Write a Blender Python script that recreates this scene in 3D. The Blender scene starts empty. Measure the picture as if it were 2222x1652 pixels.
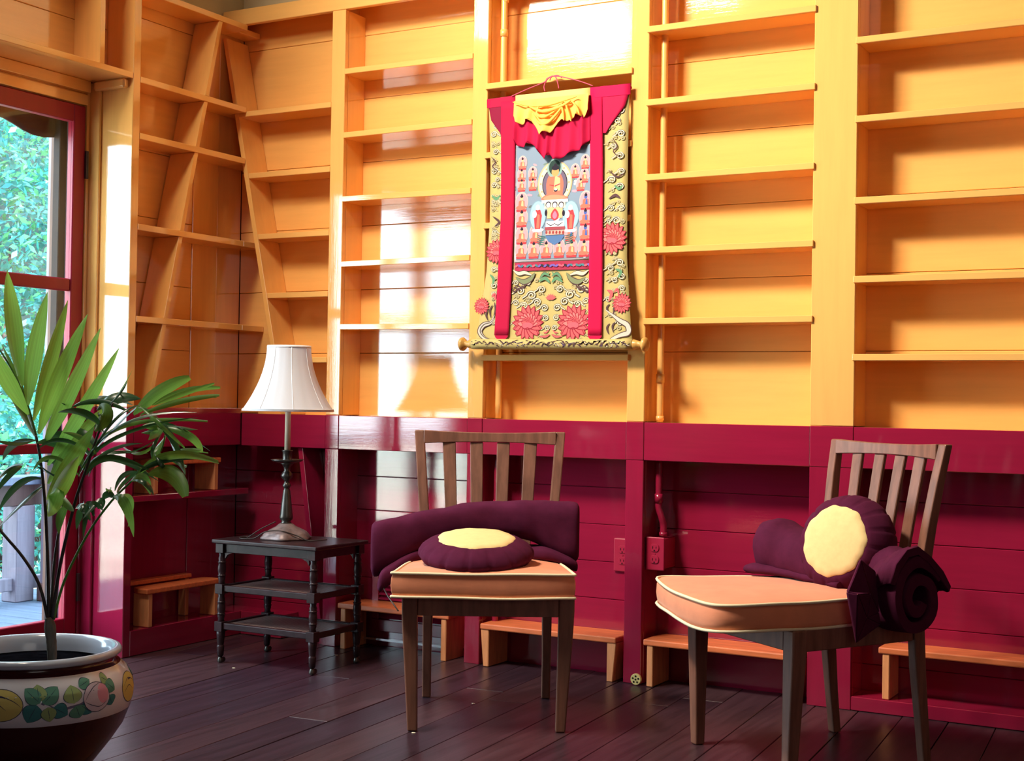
import bpy, bmesh, math, random
from mathutils import Vector, Matrix, noise
random.seed(7)
PI = math.pi
S = bpy.context.scene
COL = S.collection

# ------------------------------------------------------------------ camera
YAW, PITCH, ROLL, FPX = 0.51251986, 0.01520964, 0.01550409, 3023.9
CAM = Vector((3.61, -4.25, 0.93))
_f = Vector((-math.sin(YAW)*math.cos(PITCH), math.cos(YAW)*math.cos(PITCH), math.sin(PITCH)))
_r0 = Vector((math.cos(YAW), math.sin(YAW), 0)); _u0 = _r0.cross(_f)
_r = _r0*math.cos(ROLL) + _u0*math.sin(ROLL)
_u = -_r0*math.sin(ROLL) + _u0*math.cos(ROLL)
cd = bpy.data.cameras.new('camera'); cam = bpy.data.objects.new('camera', cd); COL.objects.link(cam)
cd.sensor_width = 36.0; cd.lens = FPX/2222*36.0; cd.clip_start = .05; cd.clip_end = 200
cam.matrix_world = Matrix(((_r.x, _u.x, -_f.x, CAM.x), (_r.y, _u.y, -_f.y, CAM.y), (_r.z, _u.z, -_f.z, CAM.z), (0, 0, 0, 1)))
S.camera = cam
# ------------------------------------------------------------------ light and exposure
S.view_settings.view_transform = 'Standard'
S.view_settings.look = 'None'
S.view_settings.gamma = 1.0
S.view_settings.use_curve_mapping = False
S.view_settings.exposure = 0.0
W = bpy.data.worlds.new('sky'); S.world = W; W.use_nodes = True
_bg = W.node_tree.nodes['Background']
_bg.inputs['Color'].default_value = (0.70, 0.86, 1.0, 1)
_bg.inputs['Strength'].default_value = 13.0
try:
    S.cycles.use_denoising = True
    S.cycles.max_bounces = 10; S.cycles.diffuse_bounces = 6; S.cycles.glossy_bounces = 4
    S.cycles.transparent_max_bounces = 12
    S.cycles.sample_clamp_indirect = 6.0
    S.cycles.caustics_reflective = False; S.cycles.caustics_refractive = False
except Exception:
    pass

def light(name, kind, loc, energy, color, aim=None, **kw):
    l = bpy.data.lights.new(name, kind); l.energy = energy; l.color = color
    for k, v in kw.items(): setattr(l, k, v)
    o = bpy.data.objects.new(name, l); COL.objects.link(o); o.location = loc
    if aim is not None:
        o.rotation_euler = (Vector(aim)-Vector(loc)).to_track_quat('-Z', 'Y').to_euler()
    return o
# the ceiling spotlight that throws the shelf shadows down and to the left side of each cell
light('skylight_lamp', 'AREA', (0.72, -2.08, 3.30), 96, (1.0, 0.88, 0.71), aim=(2.7, 0.1, 1.3),
      shape='RECTANGLE', size=.85, size_y=.34, spread=math.radians(108))
light('highlight_light', 'AREA', (0.25, -2.0, 2.90), 11, (1.0, 0.88, 0.72), aim=(1.6, 0.1, 1.4),
      shape='RECTANGLE', size=.62, size_y=.24, spread=math.radians(140))  # added unseen light for the glossy highlight at the top of the scroll bay
light('garden_sun', 'SUN', (-10, 0, 12), 30, (1.0, 0.96, 0.88), aim=(-14, 1.5, 3.5), angle=math.radians(.6))
# broad warm fill lights added without a fixture or window, above and behind the viewer
light('ceiling_fill_light', 'AREA', (3.6, -3.2, 3.2), 5, (1.0, 0.84, 0.68), aim=(3.2, -2.4, 0), shape='SQUARE', size=1.2)
light('rear_fill_light', 'AREA', (5.6, -5.0, 1.9), 15, (1.0, 0.93, 0.86), aim=(1.2, 0, 1.3), shape='RECTANGLE', size=2.2, size_y=1.5)
_p = light('door_portal', 'AREA', (-0.33, -1.33, 1.05), 1, (1, 1, 1), aim=(3, -1.33, 1.05), shape='RECTANGLE', size=1.4, size_y=1.95)
try:
    _p.data.cycles.is_portal = True
except Exception:
    _p.data.energy = 0

# ------------------------------------------------------------------ materials
def mat(name, color, rough=.5, spec=.5, grain=None, gscale=(1, 1, 1), gamt=.15, bump=0.0, bscale=None, metal=0,
        coat=0, coat_rough=.1, ior=None, sheen=0, obj=False, color2=None, trans=0):
    m = bpy.data.materials.new(name); m.use_nodes = True
    nt = m.node_tree; b = nt.nodes['Principled BSDF']
    b.inputs['Base Color'].default_value = (*color, 1); b.inputs['Roughness'].default_value = rough
    b.inputs['Metallic'].default_value = metal
    b.inputs['Specular IOR Level'].default_value = spec
    b.inputs['Coat Weight'].default_value = coat; b.inputs['Coat Roughness'].default_value = coat_rough
    if ior: b.inputs['IOR'].default_value = ior
    b.inputs['Sheen Weight'].default_value = sheen
    m.diffuse_color = (*color, 1)
    if obj:
        src = nt.nodes.new('ShaderNodeTexCoord').outputs['Object']
    else:
        src = nt.nodes.new('ShaderNodeNewGeometry').outputs['Position']
    def noi(scale, det=4, rg=.6):
        mp = nt.nodes.new('ShaderNodeMapping'); mp.inputs['Scale'].default_value = scale
        nt.links.new(src, mp.inputs['Vector'])
        n = nt.nodes.new('ShaderNodeTexNoise'); n.inputs['Scale'].default_value = 1
        n.inputs['Detail'].default_value = det; n.inputs['Roughness'].default_value = rg
        nt.links.new(mp.outputs[0], n.inputs['Vector'])
        return n.outputs['Fac']
    if grain:
        fac = noi(gscale)
        cr = nt.nodes.new('ShaderNodeValToRGB')
        c2 = color2 or tuple(c*(1-gamt) for c in color)
        c1 = color if color2 else tuple(min(1, c*(1+gamt)) for c in color)
        cr.color_ramp.elements[0].position = .32; cr.color_ramp.elements[0].color = (*c2, 1)
        cr.color_ramp.elements[1].position = .68; cr.color_ramp.elements[1].color = (*c1, 1)
        nt.links.new(fac, cr.inputs[0]); nt.links.new(cr.outputs[0], b.inputs['Base Color'])
    if bump:
        bf = noi(bscale or gscale, 5, .65)
        bn = nt.nodes.new('ShaderNodeBump'); bn.inputs['Strength'].default_value = 1.0
        bn.inputs['Distance'].default_value = bump
        nt.links.new(bf, bn.inputs['Height']); nt.links.new(bn.outputs[0], b.inputs['Normal'])
        if coat: nt.links.new(bn.outputs[0], b.inputs['Coat Normal'])
    return m

OR = (0.84, 0.455, 0.135)
RD = (0.29, 0.010, 0.044)
M_or_h = mat('orange_paint', OR, .06, 1.0, grain=1, gscale=(3, 3, 40), gamt=.04, ior=1.6, bump=.00016, bscale=(6, 6, 120))
M_or_v = mat('orange_paint_upright', OR, .06, 1.0, grain=1, gscale=(40, 40, 3), gamt=.04, ior=1.6, bump=.00016, bscale=(110, 110, 6))
M_rd_h = mat('maroon_paint', RD, .06, 1.0, grain=1, gscale=(3, 3, 40), gamt=.06, ior=1.6, bump=.00016, bscale=(6, 6, 120))
M_rd_v = mat('maroon_paint_upright', RD, .06, 1.0, grain=1, gscale=(40, 40, 3), gamt=.06, ior=1.6, bump=.00016, bscale=(110, 110, 6))
M_riser = mat('orange_stain', (0.70, 0.18, 0.065), .38, .5, grain=1, gscale=(8, 60, 60), gamt=.18, bump=.0003)
M_riser_edge = mat('orange_stain_end', (0.76, 0.31, 0.13), .45, .5, grain=1, gscale=(60, 60, 8), gamt=.15)
M_door = mat('door_red', (0.34, 0.009, 0.036), .34, .4, grain=1, gscale=(30, 30, 2), gamt=.06, bump=.0003)
M_plaster = mat('plaster', (0.55, 0.45, 0.27), .8, .2, grain=1, gscale=(2, 2, 2), gamt=.1)
M_ceil = mat('ceiling', (0.22, 0.18, 0.12), .8, .2)
M_darkwood = mat('bare_brown_wood', (0.10, 0.045, 0.028), .5, .3, grain=1, gscale=(50, 50, 3), gamt=.3)
M_roomwall = mat('room_wall', (0.26, 0.09, 0.05), .6, .3)
FL = []
for i, c in enumerate([(0.040, 0.018, 0.027), (0.050, 0.023, 0.031), (0.035, 0.017, 0.027), (0.056, 0.026, 0.032)]):
    FL.append(mat('floor_stain_%s' % 'abcd'[i], c, .33, .5, grain=1, gscale=(38, 2.2, 20), gamt=.35, bump=.0006, bscale=(60, 3, 30)))
M_chair = mat('walnut_wood', (0.205, 0.090, 0.060), .42, .45, grain=1, gscale=(45, 45, 5), gamt=.28, bump=.0002, obj=True)
M_black = mat('dark_lacquer', (0.024, 0.011, 0.013), .30, .2, grain=1, gscale=(30, 30, 30), gamt=.4)
M_salmon = mat('salmon_canvas', (0.78, 0.285, 0.155), .85, .2, grain=1, gscale=(14, 14, 14), gamt=.06, bump=.0006, bscale=(12, 12, 60), obj=True, sheen=.2)
M_cream = mat('cream_piping', (0.85, 0.76, 0.52), .8, .2)
M_purple = mat('plum_cotton', (0.075, 0.009, 0.034), .9, .1, grain=1, gscale=(30, 30, 30), gamt=.12, bump=.0012, bscale=(18, 18, 18), obj=True)
M_yellow = mat('pale_yellow_cotton', (0.80, 0.60, 0.28), .85, .15, grain=1, gscale=(60, 60, 60), gamt=.04, bump=.0003, obj=True)
M_bronze = mat('dark_bronze', (0.085, 0.078, 0.070), .30, .5, metal=.75, grain=1, gscale=(20, 20, 20), gamt=.2)
M_bronze2 = mat('rubbed_bronze', (0.20, 0.145, 0.14), .45, .4, metal=.35, grain=1, gscale=(40, 40, 40), gamt=.3)
M_candle = mat('ivory_sleeve', (0.72, 0.62, 0.45), .45, .4)
M_cord = mat('brown_cord', (0.03, 0.018, 0.015), .5, .4)
M_brass = mat('brass', (0.65, 0.50, 0.20), .35, .5, metal=.7)
M_hole = mat('dark_hole', (0.01, 0.008, 0.008), .8, .1)
M_hinge = mat('old_hinge', (0.10, 0.08, 0.08), .4, .4, metal=.7)

def shade_mat():
    m = bpy.data.materials.new('lampshade_fabric'); m.use_nodes = True; nt = m.node_tree; b = nt.nodes['Principled BSDF']
    b.inputs['Base Color'].default_value = (.78, .81, .88, 1); b.inputs['Roughness'].default_value = .9
    b.inputs['Specular IOR Level'].default_value = .1
    t = nt.nodes.new('ShaderNodeBsdfTranslucent'); t.inputs[0].default_value = (.72, .74, .80, 1)
    mx = nt.nodes.new('ShaderNodeMixShader'); mx.inputs[0].default_value = .25
    nt.links.new(b.outputs[0], mx.inputs[1]); nt.links.new(t.outputs[0], mx.inputs[2])
    nt.links.new(mx.outputs[0], nt.nodes['Material Output'].inputs[0]); return m
M_shade = shade_mat()
M_shade_trim = mat('lampshade_trim', (.80, .82, .87), .85, .1)

def leaf_mat(name, c, tr, mixf=.35, rough=.35, spec=.5):
    m = bpy.data.materials.new(name); m.use_nodes = True; nt = m.node_tree; b = nt.nodes['Principled BSDF']
    b.inputs['Roughness'].default_value = rough; b.inputs['Specular IOR Level'].default_value = spec
    uv = nt.nodes.new('ShaderNodeUVMap'); mp = nt.nodes.new('ShaderNodeMapping'); mp.inputs['Scale'].default_value = (14, .6, 1)
    n = nt.nodes.new('ShaderNodeTexNoise'); n.inputs['Scale'].default_value = 1
    cr = nt.nodes.new('ShaderNodeValToRGB')
    cr.color_ramp.elements[0].position = .35; cr.color_ramp.elements[0].color = (*[x*.62 for x in c], 1)
    cr.color_ramp.elements[1].position = .65; cr.color_ramp.elements[1].color = (*[x*1.25 for x in c], 1)
    nt.links.new(uv.outputs[0], mp.inputs[0]); nt.links.new(mp.outputs[0], n.inputs[0]); nt.links.new(n.outputs[0], cr.inputs[0])
    nt.links.new(cr.outputs[0], b.inputs['Base Color'])
    t = nt.nodes.new('ShaderNodeBsdfTranslucent'); t.inputs[0].default_value = (*tr, 1)
    mx = nt.nodes.new('ShaderNodeMixShader'); mx.inputs[0].default_value = mixf
    nt.links.new(b.outputs[0], mx.inputs[1]); nt.links.new(t.outputs[0], mx.inputs[2])
    nt.links.new(mx.outputs[0], nt.nodes['Material Output'].inputs[0]); return m
M_leaf = leaf_mat('palm_leaf_bright', (.17, .42, .09), (.40, .80, .14), .5)
M_leafd = leaf_mat('palm_leaf_dark', (.028, .085, .04), (.06, .19, .05), .2, .28, .8)
M_leafo = leaf_mat('palm_leaf_olive', (.08, .20, .045), (.2, .42, .07), .35, .35)
M_stem = mat('palm_stem', (0.035, 0.030, 0.030), .5, .4, grain=1, gscale=(60, 60, 8), gamt=.4)
M_trunk = mat('palm_trunk', (0.14, 0.125, 0.10), .7, .2, grain=1, gscale=(60, 60, 14), gamt=.4)
M_soil = mat('dark_soil', (0.005, 0.005, 0.007), 1.0, .0, grain=1, gscale=(60, 60, 60), gamt=.5)
M_glaze = mat('pale_blue_glaze', (0.50, 0.60, 0.76), .14, .6)
M_potwhite = mat('white_glaze', (0.72, 0.78, 0.92), .13, .6)
M_potbrown = mat('brown_glaze', (0.050, 0.008, 0.010), .16, .6)
def glass_mat():
    m = bpy.data.materials.new('window_glass'); m.use_nodes = True; nt = m.node_tree
    for n in list(nt.nodes):
        if n.type == 'BSDF_PRINCIPLED': nt.nodes.remove(n)
    t = nt.nodes.new('ShaderNodeBsdfTransparent'); t.inputs[0].default_value = (.95, .98, .97, 1)
    g = nt.nodes.new('ShaderNodeBsdfGlossy'); g.inputs['Roughness'].default_value = .02
    lw = nt.nodes.new('ShaderNodeLayerWeight'); lw.inputs[0].default_value = .5
    pw5 = nt.nodes.new('ShaderNodeMath'); pw5.operation = 'POWER'; pw5.inputs[1].default_value = 5
    fr = nt.nodes.new('ShaderNodeMath'); fr.operation = 'MULTIPLY_ADD'; fr.inputs[1].default_value = .5; fr.inputs[2].default_value = .04
    nt.links.new(lw.outputs['Facing'], pw5.inputs[0]); nt.links.new(pw5.outputs[0], fr.inputs[0])
    mx = nt.nodes.new('ShaderNodeMixShader')
    nt.links.new(fr.outputs[0], mx.inputs[0]); nt.links.new(t.outputs[0], mx.inputs[1]); nt.links.new(g.outputs[0], mx.inputs[2])
    nt.links.new(mx.outputs[0], nt.nodes['Material Output'].inputs[0]); return m
M_glass = glass_mat()

_flat = {}
def flat(rgb, rough=.75):
    """srgb triple 0-255 -> cloth / print colour"""
    if rgb not in _flat:
        lin = tuple(((c/255)/12.92 if c/255 <= .04045 else ((c/255+.055)/1.055)**2.4) for c in rgb)
        _flat[rgb] = mat('print_%02x%02x%02x' % rgb, lin, rough, .15)
    return _flat[rgb]

# ------------------------------------------------------------------ mesh helpers
class MB:
    def __init__(s): s.v = []; s.f = []; s.m = []; s.sm = []; s.mats = []; s.uv = {}
    def mi(s, m):
        if m not in s.mats: s.mats.append(m)
        return s.mats.index(m)
    def poly(s, pts, m, smooth=False):
        b = len(s.v); s.v += [tuple(p) for p in pts]; s.f.append(tuple(range(b, b+len(pts)))); s.m.append(s.mi(m)); s.sm.append(smooth)
    def box(s, x0, x1, y0, y1, z0, z1, m, T=None):
        b = len(s.v)
        pts = [(x0, y0, z0), (x1, y0, z0), (x1, y1, z0), (x0, y1, z0), (x0, y0, z1), (x1, y0, z1), (x1, y1, z1), (x0, y1, z1)]
        if T: pts = [tuple(T(Vector(p))) for p in pts]
        s.v += pts
        for q in ((0, 3, 2, 1), (4, 5, 6, 7), (0, 1, 5, 4), (1, 2, 6, 5), (2, 3, 7, 6), (3, 0, 4, 7)):
            s.f.append(tuple(b+i for i in q)); s.m.append(s.mi(m)); s.sm.append(False)
    def hexa(s, pts, m):
        b = len(s.v); s.v += [tuple(p) for p in pts]
        for q in ((0, 3, 2, 1), (4, 5, 6, 7), (0, 1, 5, 4), (1, 2, 6, 5), (2, 3, 7, 6), (3, 0, 4, 7)):
            s.f.append(tuple(b+i for i in q)); s.m.append(s.mi(m)); s.sm.append(False)
    def prism(s, pts, ext, m):
        """polygon pts (3D), extruded by vector ext"""
        n = len(pts); b = len(s.v); e = Vector(ext)
        s.v += [tuple(Vector(p)) for p in pts] + [tuple(Vector(p)+e) for p in pts]
        s.f.append(tuple(range(b+n-1, b-1, -1))); s.f.append(tuple(range(b+n, b+2*n))); s.m += [s.mi(m)]*2; s.sm += [False]*2
        for i in range(n):
            j = (i+1) % n; s.f.append((b+i, b+j, b+n+j, b+n+i)); s.m.append(s.mi(m)); s.sm.append(False)
    def grid(s, rows, m, closed=False, smooth=True, uv=False):
        """rows: list of equal-length point lists"""
        b = len(s.v); R = len(rows); K = len(rows[0])
        for r in rows: s.v += [tuple(p) for p in r]
        for i in range(R-1):
            for j in range(K if closed else K-1):
                k = (j+1) % K
                s.f.append((b+i*K+j, b+i*K+k, b+(i+1)*K+k, b+(i+1)*K+j)); s.m.append(s.mi(m)); s.sm.append(smooth)
        if uv:
            for i in range(R):
                for j in range(K): s.uv[b+i*K+j] = (j/(K-1), i/(R-1))
        return b
    def loft(s, rows, m, smooth=True, caps=True):
        b = s.grid(rows, m, closed=True, smooth=smooth); K = len(rows[0]); R = len(rows)
        if caps:
            s.f.append(tuple(range(b+K-1, b-1, -1))); s.f.append(tuple(range(b+(R-1)*K, b+R*K))); s.m += [s.mi(m)]*2; s.sm += [False]*2
    def lathe(s, prof, m, c=(0, 0, 0), n=32, mod=None, caps=True, smooth=True):
        rows = []
        for r, z in prof:
            row = []
            for k in range(n):
                a = 2*PI*k/n; rr = r*(mod(a, r, z) if mod else 1)
                row.append((c[0]+rr*math.cos(a), c[1]+rr*math.sin(a), c[2]+z))
            rows.append(row)
        s.loft(rows, m, smooth, caps)
    def tube(s, path, r, m, n=8, closed=False, caps=True):
        P = [Vector(p) for p in path]; N = len(P); rows = []; prev = None
        for i, p in enumerate(P):
            if closed: t = P[(i+1) % N]-P[i-1]
            else: t = P[min(i+1, N-1)]-P[max(i-1, 0)]
            t.normalize()
            if prev is None:
                a = Vector((0, 0, 1)) if abs(t.z) < .9 else Vector((1, 0, 0)); prev = t.cross(a).normalized()
            u = (prev-t*prev.dot(t)).normalized(); prev = u; w = t.cross(u)
            rr = r[i] if isinstance(r, (list, tuple)) else r
            rows.append([p+(u*math.cos(2*PI*k/n)+w*math.sin(2*PI*k/n))*rr for k in range(n)])
        if closed:
            rows.append(rows[0]); s.grid(rows, m, closed=True)
        else: s.loft(rows, m, True, caps)
    def build(s, name, parent=None, bevel=0, seg=1, world=False, tf=None, props=None):
        me = bpy.data.meshes.new(name)
        vs = s.v
        if tf is not None: vs = [tuple(tf @ Vector(p)) for p in vs]
        off = Vector((0, 0, 0))
        if world and parent is not None:
            inv = root_matrix(parent).inverted(); vs = [tuple(inv @ Vector(p)) for p in vs]
        if parent is None:
            xs = [p[0] for p in vs]; ys = [p[1] for p in vs]; zs = [p[2] for p in vs]
            off = Vector(((min(xs)+max(xs))/2, (min(ys)+max(ys))/2, min(zs)))
            vs = [(p[0]-off.x, p[1]-off.y, p[2]-off.z) for p in vs]
        me.from_pydata(vs, [], s.f)
        for m in s.mats: me.materials.append(m)
        me.polygons.foreach_set('material_index', s.m); me.polygons.foreach_set('use_smooth', s.sm)
        if s.uv:
            ul = me.uv_layers.new(name='UVMap')
            for lp in me.loops:
                ul.data[lp.index].uv = s.uv.get(lp.vertex_index, (0, 0))
        me.update()
        o = bpy.data.objects.new(name, me); COL.objects.link(o)
        if parent is not None: o.parent = parent
        else: o.location = off
        if bevel:
            bv = o.modifiers.new('bevel', 'BEVEL'); bv.width = bevel; bv.segments = seg; bv.limit_method = 'ANGLE'; bv.angle_limit = math.radians(40)
        if props:
            for k, v in props.items(): o[k] = v
        return o

def root_matrix(o):
    m = Matrix.Identity(4); c = o
    while c is not None:
        m = (Matrix.Translation(c.location) @ c.rotation_euler.to_matrix().to_4x4()) @ m; c = c.parent
    return m
def tag(o, label=None, cat=None, group=None, kind=None):
    if label: o['label'] = label
    if cat: o['category'] = cat
    if group: o['group'] = group
    if kind: o['kind'] = kind
    return o
def thing(name, label, cat, loc=(0, 0, 0), rotz=0, group=None):
    o = bpy.data.objects.new(name, None); COL.objects.link(o); o.empty_display_size = .1
    o.location = loc; o.rotation_euler = (0, 0, rotz)
    return tag(o, label, cat, group)
def struct(name):
    o = bpy.data.objects.new(name, None); COL.objects.link(o); o.empty_display_size = .1; o['kind'] = 'structure'; return o
def bx(name, parent, x0, x1, y0, y1, z0, z1, m, bevel=.0015, label=None):
    b = MB(); b.box(x0, x1, y0, y1, z0, z1, m)
    o = b.build(name, parent, bevel=bevel, world=True)
    if label: o['label'] = label
    return o
def ray(px, py): return _r*((px-1111)/FPX)-_u*((py-826)/FPX)+_f
def onp(px, py, P, n):
    d = ray(px, py); P = Vector(P); n = Vector(n); return CAM+d*((P-CAM).dot(n)/d.dot(n))
def bez(p, t):
    p = [Vector(q) for q in p]
    while len(p) > 1: p = [p[i].lerp(p[i+1], t) for i in range(len(p)-1)]
    return p[0]
def catmull(pts, k=8):
    P = [Vector(p) for p in pts]; out = []
    for i in range(len(P)-1):
        a = P[max(i-1, 0)]; b = P[i]; c = P[i+1]; d = P[min(i+2, len(P)-1)]
        for j in range(k):
            t = j/k; out.append(.5*((2*b)+(c-a)*t+(2*a-5*b+4*c-d)*t*t+(3*b-a-3*c+d)*t**3))
    out.append(P[-1]); return out

# ------------------------------------------------------------------ room shell
D = .13; DL = .13
wall_back = struct('wall_back'); wall_left = struct('wall_left')
fl = struct('floor')
bx('slab', wall_back, -.40, 6.3, D+.022, D+.12, -.05, 3.4, M_darkwood, 0)
bx('slab', wall_left, -.42, -.165, -.60, .25, -.05, 3.4, M_darkwood, 0)
# upper plaster above the shelving
bx('upper_panel', wall_back, -.132, 6.3, D-.004, D+.022, 2.46, 3.4, M_plaster, 0)
bx('upper_panel', wall_left, -.36, -.1325, -6.5, .14, 2.40, 3.4, M_plaster, 0)
bx('lintel', wall_left, -.34, -.2505, -2.07, -.60, 1.985, 2.3995, M_darkwood, 0)
bx('floor_bed', fl, -.45, 6.3, -6.6, .25, -.06, -.021, M_darkwood, 0)
for nm, a in (('wall_right', (6.2, 6.3, -6.6, .3, 0, 3.4)), ('wall_rear', (-.45, 6.3, -6.7, -6.5, 0, 3.4))):
    b = MB(); b.box(*a, M_roomwall); b.build(nm, None)['kind'] = 'structure'
b = MB(); b.box(-.45, 6.3, -6.7, .3, 3.4, 3.5, M_ceil); b.build('ceiling', None)['kind'] = 'structure'
# left wall beyond the door
b = MB(); b.box(-.35, 0, -6.5, -2.07, 0, 3.4, M_roomwall); b.build('wall_left_return', None)['kind'] = 'structure'

# floor boards, nearly parallel to the left wall
ang = math.radians(4.6); pw = .134
ca, sa = math.cos(ang), math.sin(ang)
def fT(p): return Vector((p.x*ca-p.y*sa, p.x*sa+p.y*ca, p.z))
i0 = -12
for i in range(i0, 46):
    u0 = i*pw+.03; y = .9-random.uniform(0, 1.5)
    segs = [(1.0, y)]
    while y > -7.2:
        y2 = y-random.uniform(1.4, 3.2); segs.append((y, y2)); y = y2
    for (ya, yb) in segs:
        # clip to the room roughly
        c = fT(Vector((u0+pw/2, (ya+yb)/2, 0)))
        pts = [fT(Vector((u, v, 0))) for u in (u0+.0012, u0+pw-.0012) for v in (yb+.0012, ya-.0012)]
        ya_, yb_ = ya, yb
        # trim ends that cross the back wall
        ymax = (.128-(u0+pw)*sa)/ca if True else 0
        ya_ = min(ya_, ymax); yb_ = max(yb_, -6.75)
        if ya_-yb_ < .05: continue
        if c.x < -.30 or c.x > 6.3: continue
        if fT(Vector((u0, ya_, 0))).x < -.34 and c.y > -.6: continue
        bb = MB(); lift = random.uniform(-.0008, .0008)
        bb.box(u0+.0012, u0+pw-.0012, yb_+.0012, ya_-.0012, -.02, lift, random.choice(FL), T=fT)
        bb.build('floor_board', fl, bevel=.0012)

# back planks
def planks(parent, axis, a0, a1, z0, z1, h, m, face, tint=None):
    z = z0
    while z < z1-.01:
        zt = min(z+h, z1); pr = random.uniform(0, .0012); b = MB()
        if axis == 'x': b.box(a0, a1, face-pr, face+.022, z+.0008, zt-.0008, m)
        else: b.box(face-.03, face+pr, a0, a1, z+.0008, zt-.0008, m)
        b.build('plank', parent, bevel=.0018, world=True); z = zt
XS = [(.412, .474), (1.039, 1.101), (1.660, 1.724), (2.288, 2.426), (3.02, 3.09)]
segs = [(-.129, .443), (.443, 1.07), (1.07, 1.692), (1.692, 2.357), (2.357, 3.055), (3.055, 4.2)]
for k, (a, c) in enumerate(segs):
    planks(wall_back, 'x', a+.0005, c-.0005, -.005, .862, .1285, M_rd_h, D)
    planks(wall_back, 'x', a+.0005, c-.0005, .862, 2.47, .245, M_or_h, D)
b = MB(); b.box(4.2, 6.2, D, D+.02, 0, 2.47, M_roomwall); b.build('panel', wall_back, world=True)
planks(wall_left, 'y', -.59, -.156, .862, 2.42, .245, M_or_h, -DL)
# upright boards that line the inner corner
for (a, c, dx) in ((-.155, -.013, .003), (-.012, D-.001, .0)):
    bx('corner_board', wall_left, -DL-.03, -DL+dx, a, c, .868, 2.42, M_or_v)
for (a, c, dx) in ((-.59, -.155, .0), (-.154, -.013, .003), (-.012, D-.001, .0)):
    bx('corner_board', wall_left, -DL-.03, -DL+dx, a, c, 0, .865, M_rd_v)

# posts, header and rail of the back wall
YF = 0.0
for (a, c) in XS:
    bx('post', wall_back, a, c, YF, .022, .870, 2.403, M_or_v, .002)
    o = bx('post', wall_back, a, c, YF, .022, 0, .742, M_rd_v, .002, label='maroon painted lower post')
    bx('rail_block', wall_back, a+.0006, c-.0006, YF-.0015, .022, .7425, .8690, M_rd_h, .0015)
    w = .018
    if c > .45:
        bx('upright', wall_back, c-w if c < 2.4 else c-w, c, .0225, D-.001, .870, 2.402, M_or_v, .001)
        bx('upright', wall_back, c-w, c, .0225, D-.001, 0, .742, M_rd_v, .001)
    bx('upright', wall_back, a, a+w, .0225, D-.001, .870, 2.402, M_or_v, .001)
    bx('upright', wall_back, a, a+w, .0225, D-.001, 0, .742, M_rd_v, .001)
bx('header', wall_back, -.129, 6.2, -.001, .022, 2.4035, 2.466, M_or_h, .002)
bx('header_top', wall_back, -.129, 6.2, .0225, D-.005, 2.444, 2.466, M_or_h, .001)
ends = [.003]+[e for p in XS for e in p]+[4.2]
rails = [(.003, .412), (.474, 1.039), (1.101, 1.660), (1.724, 2.288), (2.426, 3.02), (3.09, 4.2)]
for a, c in rails:
    bx('rail', wall_back, a+.0004, c-.0004, YF, .022, .742, .868, M_rd_h, .0015)
    bx('ledge', wall_back, a+.0004, c-.0004, .0225, D-.001, .85, .868, M_or_h, .001)
# platform under the far right bay and a strip of skirting at the back of the others
bx('platform', wall_back, 2.427, 3.02, .0, D-.001, .001, .043, M_rd_h, .002)
bx('platform', wall_back, 3.09, 4.2, .0, D-.001, .001, .043, M_rd_h, .002)

# ------------------------------------------------------------------ shelf bays of the back wall
def bay(label, x0, x1, zs, proud=.004, stub=None):
    t = thing('bookshelf_bay', label, 'bookshelf', ((x0+x1)/2, D/2, .87), 0, 'built-in bookshelf bays of the long wall')
    for z in zs:
        dz = random.uniform(-.003, .003)
        b = MB()
        ov = .006 if proud > .004 else 0
        b.hexa([(x0-ov, -proud, z-.021-dz), (x1+ov, -proud, z-.021+dz), (x1-.0005, D-.002, z-.021+dz), (x0+.0005, D-.002, z-.021-dz),
                (x0-ov, -proud, z-dz), (x1+ov, -proud, z+dz), (x1-.0005, D-.002, z+dz), (x0+.0005, D-.002, z-dz)], M_or_h)
        if ov:
            b = MB()
            b.box(x0+.0005, x1-.0005, 0, D-.002, z-.021, z, M_or_h); b.box(x0-ov, x1+ov, -proud, -.0003, z-.021, z, M_or_h)
        b.build('shelf', t, bevel=.0015, world=True)
    return t
bay('second orange bookshelf bay from the corner, catching white window glare', .474, 1.039, [2.176, 1.937, 1.693, 1.450, 1.210])
bay('orange bookshelf bay mostly hidden behind the hanging scroll', 1.101, 1.660, [2.058, 1.812, 1.562, 1.325, 1.094], .008)
bay('orange bookshelf bay between the hanging scroll and the broad post', 1.724, 2.288, [2.188, 1.943, 1.693, 1.450, 1.214], .008)
bay('wide orange bookshelf bay past the broad post, right of the slatted chairs', 2.426, 3.02, [2.072, 1.828, 1.576, 1.333, 1.093], .005)
# corner bay with its leaning side board
tA = thing('corner_bookshelf_bay', 'narrow orange corner bookshelf bay above the lamp, with a leaning side board', 'bookshelf', (.2, D/2, .87))
def xb(z): return -.125+(2.341-z)*.2186
b = MB(); zt, zb = 2.36, .869; th = .021
b.hexa([(xb(zb), .0, zb), (xb(zb)+th, .0, zb), (xb(zb)+th, D-.002, zb), (xb(zb), D-.002, zb),
        (xb(zt), .0, zt), (xb(zt)+th, .0, zt), (xb(zt)+th, D-.002, zt), (xb(zt), D-.002, zt)], M_or_v)
b.build('leaning_board', tA, bevel=.0015, world=True)
for z in [2.058, 1.812, 1.570, 1.338, 1.088]:
    b = MB(); xl = xb(z)+th+.001
    b.hexa([(xb(z-.021)+th+.001, .0, z-.021), (.4115, .0, z-.021), (.4115, D-.002, z-.021), (xb(z-.021)+th+.001, D-.002, z-.021),
            (xl, .0, z), (.4115, .0, z), (.4115, D-.002, z), (xl, D-.002, z)], M_or_h)
    b.build('shelf', tA, bevel=.0015, world=True)
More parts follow.
